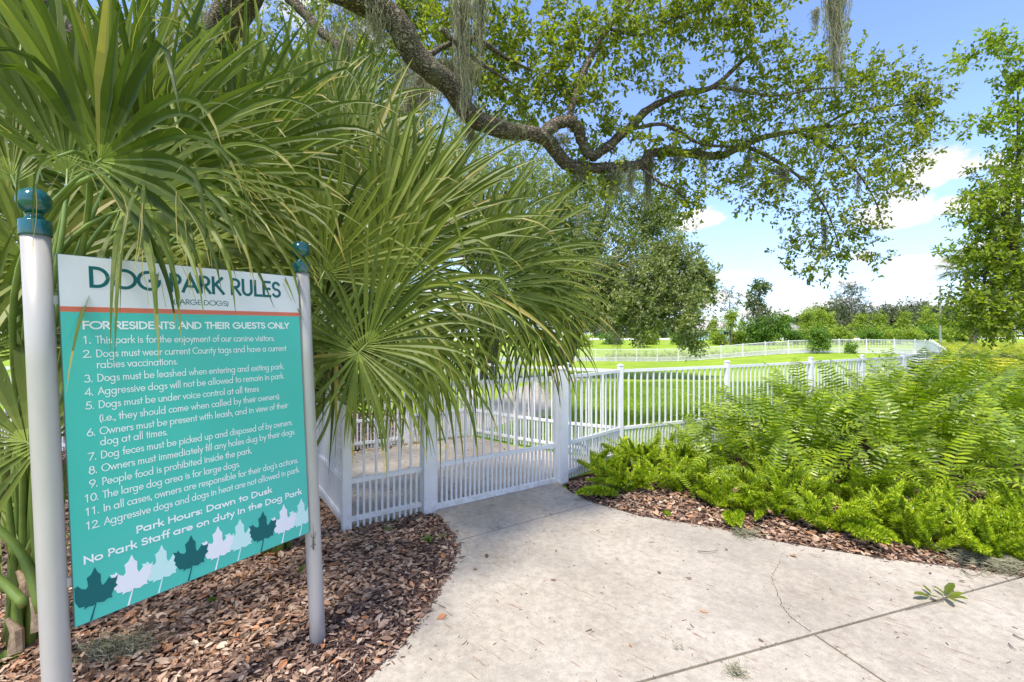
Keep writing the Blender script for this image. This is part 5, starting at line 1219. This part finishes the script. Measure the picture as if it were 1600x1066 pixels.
    rg = np.random.default_rng(91)
    for k, (px, py) in enumerate([(1170, 485), (1186, 478), (1203, 492)]): 
        moss(P(px, py, 66), 3.0, .7, 60, rg, 'moss veil on the narrow dark tree beyond the fence', 'moss on the narrow dark tree')
    tree('bare_tree', 'thin nearly bare tree against the clouds, left of the mossy snag', 1143, 80, 536, [(1140,462,16,10,80,.5), (1150,475,12,12,80,.4), (1130,478,10,8,80,.3)], .30, 'far_leaf_grey', 40, .16, length=1.2, twr=.03)
    tree('feathery_tree', 'airy grey green tree rising above the shrubs in the middle distance', 1326, 88, 529, [(1330,452,14,10,88,.5), (1322,470,24,12,88,.8), (1335,485,30,14,88,1.1), (1320,500,34,14,88,1.3), (1330,514,34,10,88,1)], .32, 'far_leaf_grey', 120, .28, length=1.5, twr=.025)
    oaks = [(1010,520,30),(1110,520,22),(1250,508,22),(1278,500,28),(1300,492,26),(1395,492,26),(1368,498,24),(1430,488,26),(1458,492,24),(1490,495,26),(1520,500,26),(1550,500,30),(1345,505,20),(960,505,40),(1050,512,26),(1230,520,16)]
    for k, (px, py, r) in enumerate(oaks):
        d = 150 + (k % 4)*9
        tree('distant_oak', f'rounded dark oak, {rank(oaks, k)} from the left in the distant tree line', px, d, 530, [(px-r*.5, py+6, r*.6, r*.45), (px+r*.5, py+5, r*.6, r*.45), (px, py-3, r*.7, r*.5), (px, py+16, r, r*.4)], 1.0, ('far_leaf', 'far_leaf_grey')[k % 2], 75, .5, group='oaks in the distant tree line', length=2.4)
    pines = [(1262,492,34),(1278,488,36),(1296,495,30),(1345,500,26),(1375,497,28),(1412,495,32),(1448,492,34),(1468,500,28),(1115,505,22),(1225,500,28),(1502,500,30)]
    for k, (px, py, h) in enumerate(pines):
        tree('young_pine', f'slim bright green young pine, {rank(pines, k)} from the left beyond the fence', px, 78 + 3*(k % 3), 531, [(px, py, 5, h*.3), (px-2, py+9, 9, h*.22), (px+2, py+18, 11, h*.22)], .32, 'far_leaf_bright', 45, .1, group='young pines beyond the fence', length=.9)
    shr = [(1150,527,10),(1235,525,14),(1255,522,15),(1290,522,18),(1310,521,16),(1355,522,16),(1372,520,18),(1395,522,16),(1420,521,18),(1445,520,16),(1470,520,18),(1495,522,18),(1120,528,10),(1060,530,12),(1010,528,16),(950,530,18),(900,530,18)]
    for k, (px, py, r) in enumerate(shr):
        tree('shrub', f'low rounded shrub, {rank(shr, k)} from the left beyond the far fence', px, 66 + 2*(k % 4), 536, [(px, py, r, 9), (px+r*.5, py+4, r*.7, 6)], .34, ('far_leaf_bright', 'bush_leaf')[k % 2], 65, 0, group='shrubs beyond the far fence', cat='shrub', length=.8)
    # hedge just outside the far fence, and two vines on it
    hd = [(px, 557 - max(0, (px-1100))*.045, 22, 6, 43.5, .6) for px in range(960, 1290, 24)]
    tree('hedge', 'low bright hedge along the outside of the far fence', 1100, 43.5, 560, hd, .16, 'far_leaf_bright', 85, 0, cat='hedge', length=.35)
    tree('climbing_vine', 'dense dark vine growing over the far fence at its kink', 1283, 38.6, 553, [(1283,535,14,15), (1278,522,12,8)], .16, 'bush_leaf', 130, 0, cat='vine', length=.4)
    tree('climbing_vine', 'small round vine tuft on the far fence, right of the dense one', 1329, 37.6, 553, [(1329,544,9,9)], .14, 'bush_leaf', 70, 0, cat='vine', length=.3)
    for k, px in enumerate((1000, 1073, 1140)):
        d = 62; tr = tree('staked_tree', ('young staked tree under the big oak crown at left', 'young tree on three timber stakes beside the open lawn', 'young staked tree in front of the pale roofed house')[k], px, d, 541, [(px, 505, 14, 11), (px+3, 494, 10, 8)], .26, 'far_leaf_grey' if k < 2 else 'far_leaf_bright', 70, .07, length=.7)
        b = P(px, 541, d); b[2] = G(b[0], b[1])
        for a in (0, 2.1, 4.2): MB().bar(b + [1.1*math.cos(a), 1.1*math.sin(a), 0], b + [0, 0, 2.0], .07, .07).build('stake', M['twig'], tr)
    # two houses
    def house(px, py, d, w, hh, roofm, wallm, lab):
        c = P(px, 528, d); c[2] = G(c[0], c[1]); g = thing('house', lab, 'house', tuple(c)); x, y, z = c; dep = 9
        MB().box((x, y+dep/2, z+hh/2), (w/2, dep/2, hh/2)).build('wall', M[wallm], g)
        e = .5; rz = z+hh; rh = 2.2; V = [(x-w/2-e, y-e, rz), (x+w/2+e, y-e, rz), (x+w/2+e, y+dep+e, rz), (x-w/2-e, y+dep+e, rz), (x-w/4, y+dep/2, rz+rh), (x+w/4, y+dep/2, rz+rh)]
        add('roof', np.array(V, float), [(0, 1, 5, 4), (2, 3, 4, 5)], M[roofm], g); add('roof_hip', np.array(V, float), [(1, 2, 5), (3, 0, 4), ], M[roofm], g)
        MB().box((x, y-e-.03, rz-.12), (w/2+e, .06, .12)).build('fascia', M['white_paint'], g)
        for k in (-.28, .28):
            wd = MB().box((x+k*w, y-.03, z+1.5), (.75, .05, .65)).build('window', M['white_paint'], g); MB().box((x+k*w, y-.09, z+1.5), (.65, .02, .55)).build('pane', M['glass'], wd)
        dr = MB().box((x, y-.03, z+1.05), (.5, .05, 1.05)).build('door', M['wall_t'], g)
    house(1118, 512, 112, 9, 2.7, 'roof_b', 'wall_t', 'house with pinkish roof and aqua wall between the big oak and the mossy snag')
    house(1234, 514, 118, 7.5, 2.6, 'roof', 'wall_w', 'small white house with grey roof to the right of the mossy snag')
    # cabbage palm behind the right-hand tree, and a slim pole
    base = P(1520, 560, 30); base[2] = 0; rng = np.random.default_rng(12)
    cp = thing('cabbage_palm', 'cabbage palm whose head pokes out left of the right hand tree', 'palm', tuple(base)); hub = P(1508, 420, 30)
    limb('trunk', [base, base + [0, 0, 3], hub], [.2, .18, .15], 0, cp, n=12, sides=10)
    for k in range(26):
        a = rng.uniform(0, 6.28); e = rng.uniform(-.5, .9); dd = np.array([math.cos(a)*math.cos(e), math.sin(a)*math.cos(e), math.sin(e)]); h = hub + dd*.75
        frond(cp, None, h, h+dd, 1.0, span=200, nseg=20, droop=.9, face=np.array([0, 0, 1.]) + dd*.2, rng=rng, thread=0, dry=.1)
    pb_ = P(1469, 530, 60); pb_[2] = 0; tp = P(1469, 448, 60)
    pg = thing('light_pole', 'slim grey pole rising left of the cabbage palm head', 'pole', tuple(pb_)); V, F = tube_arr([pb_, tp], [.13, .09], 10); add('shaft', V, F, M['asphalt'], pg)
    MB().box(tp + [.0, 0, .06], (.35, .15, .07)).build('lamp_head', M['asphalt'], pg)
background()
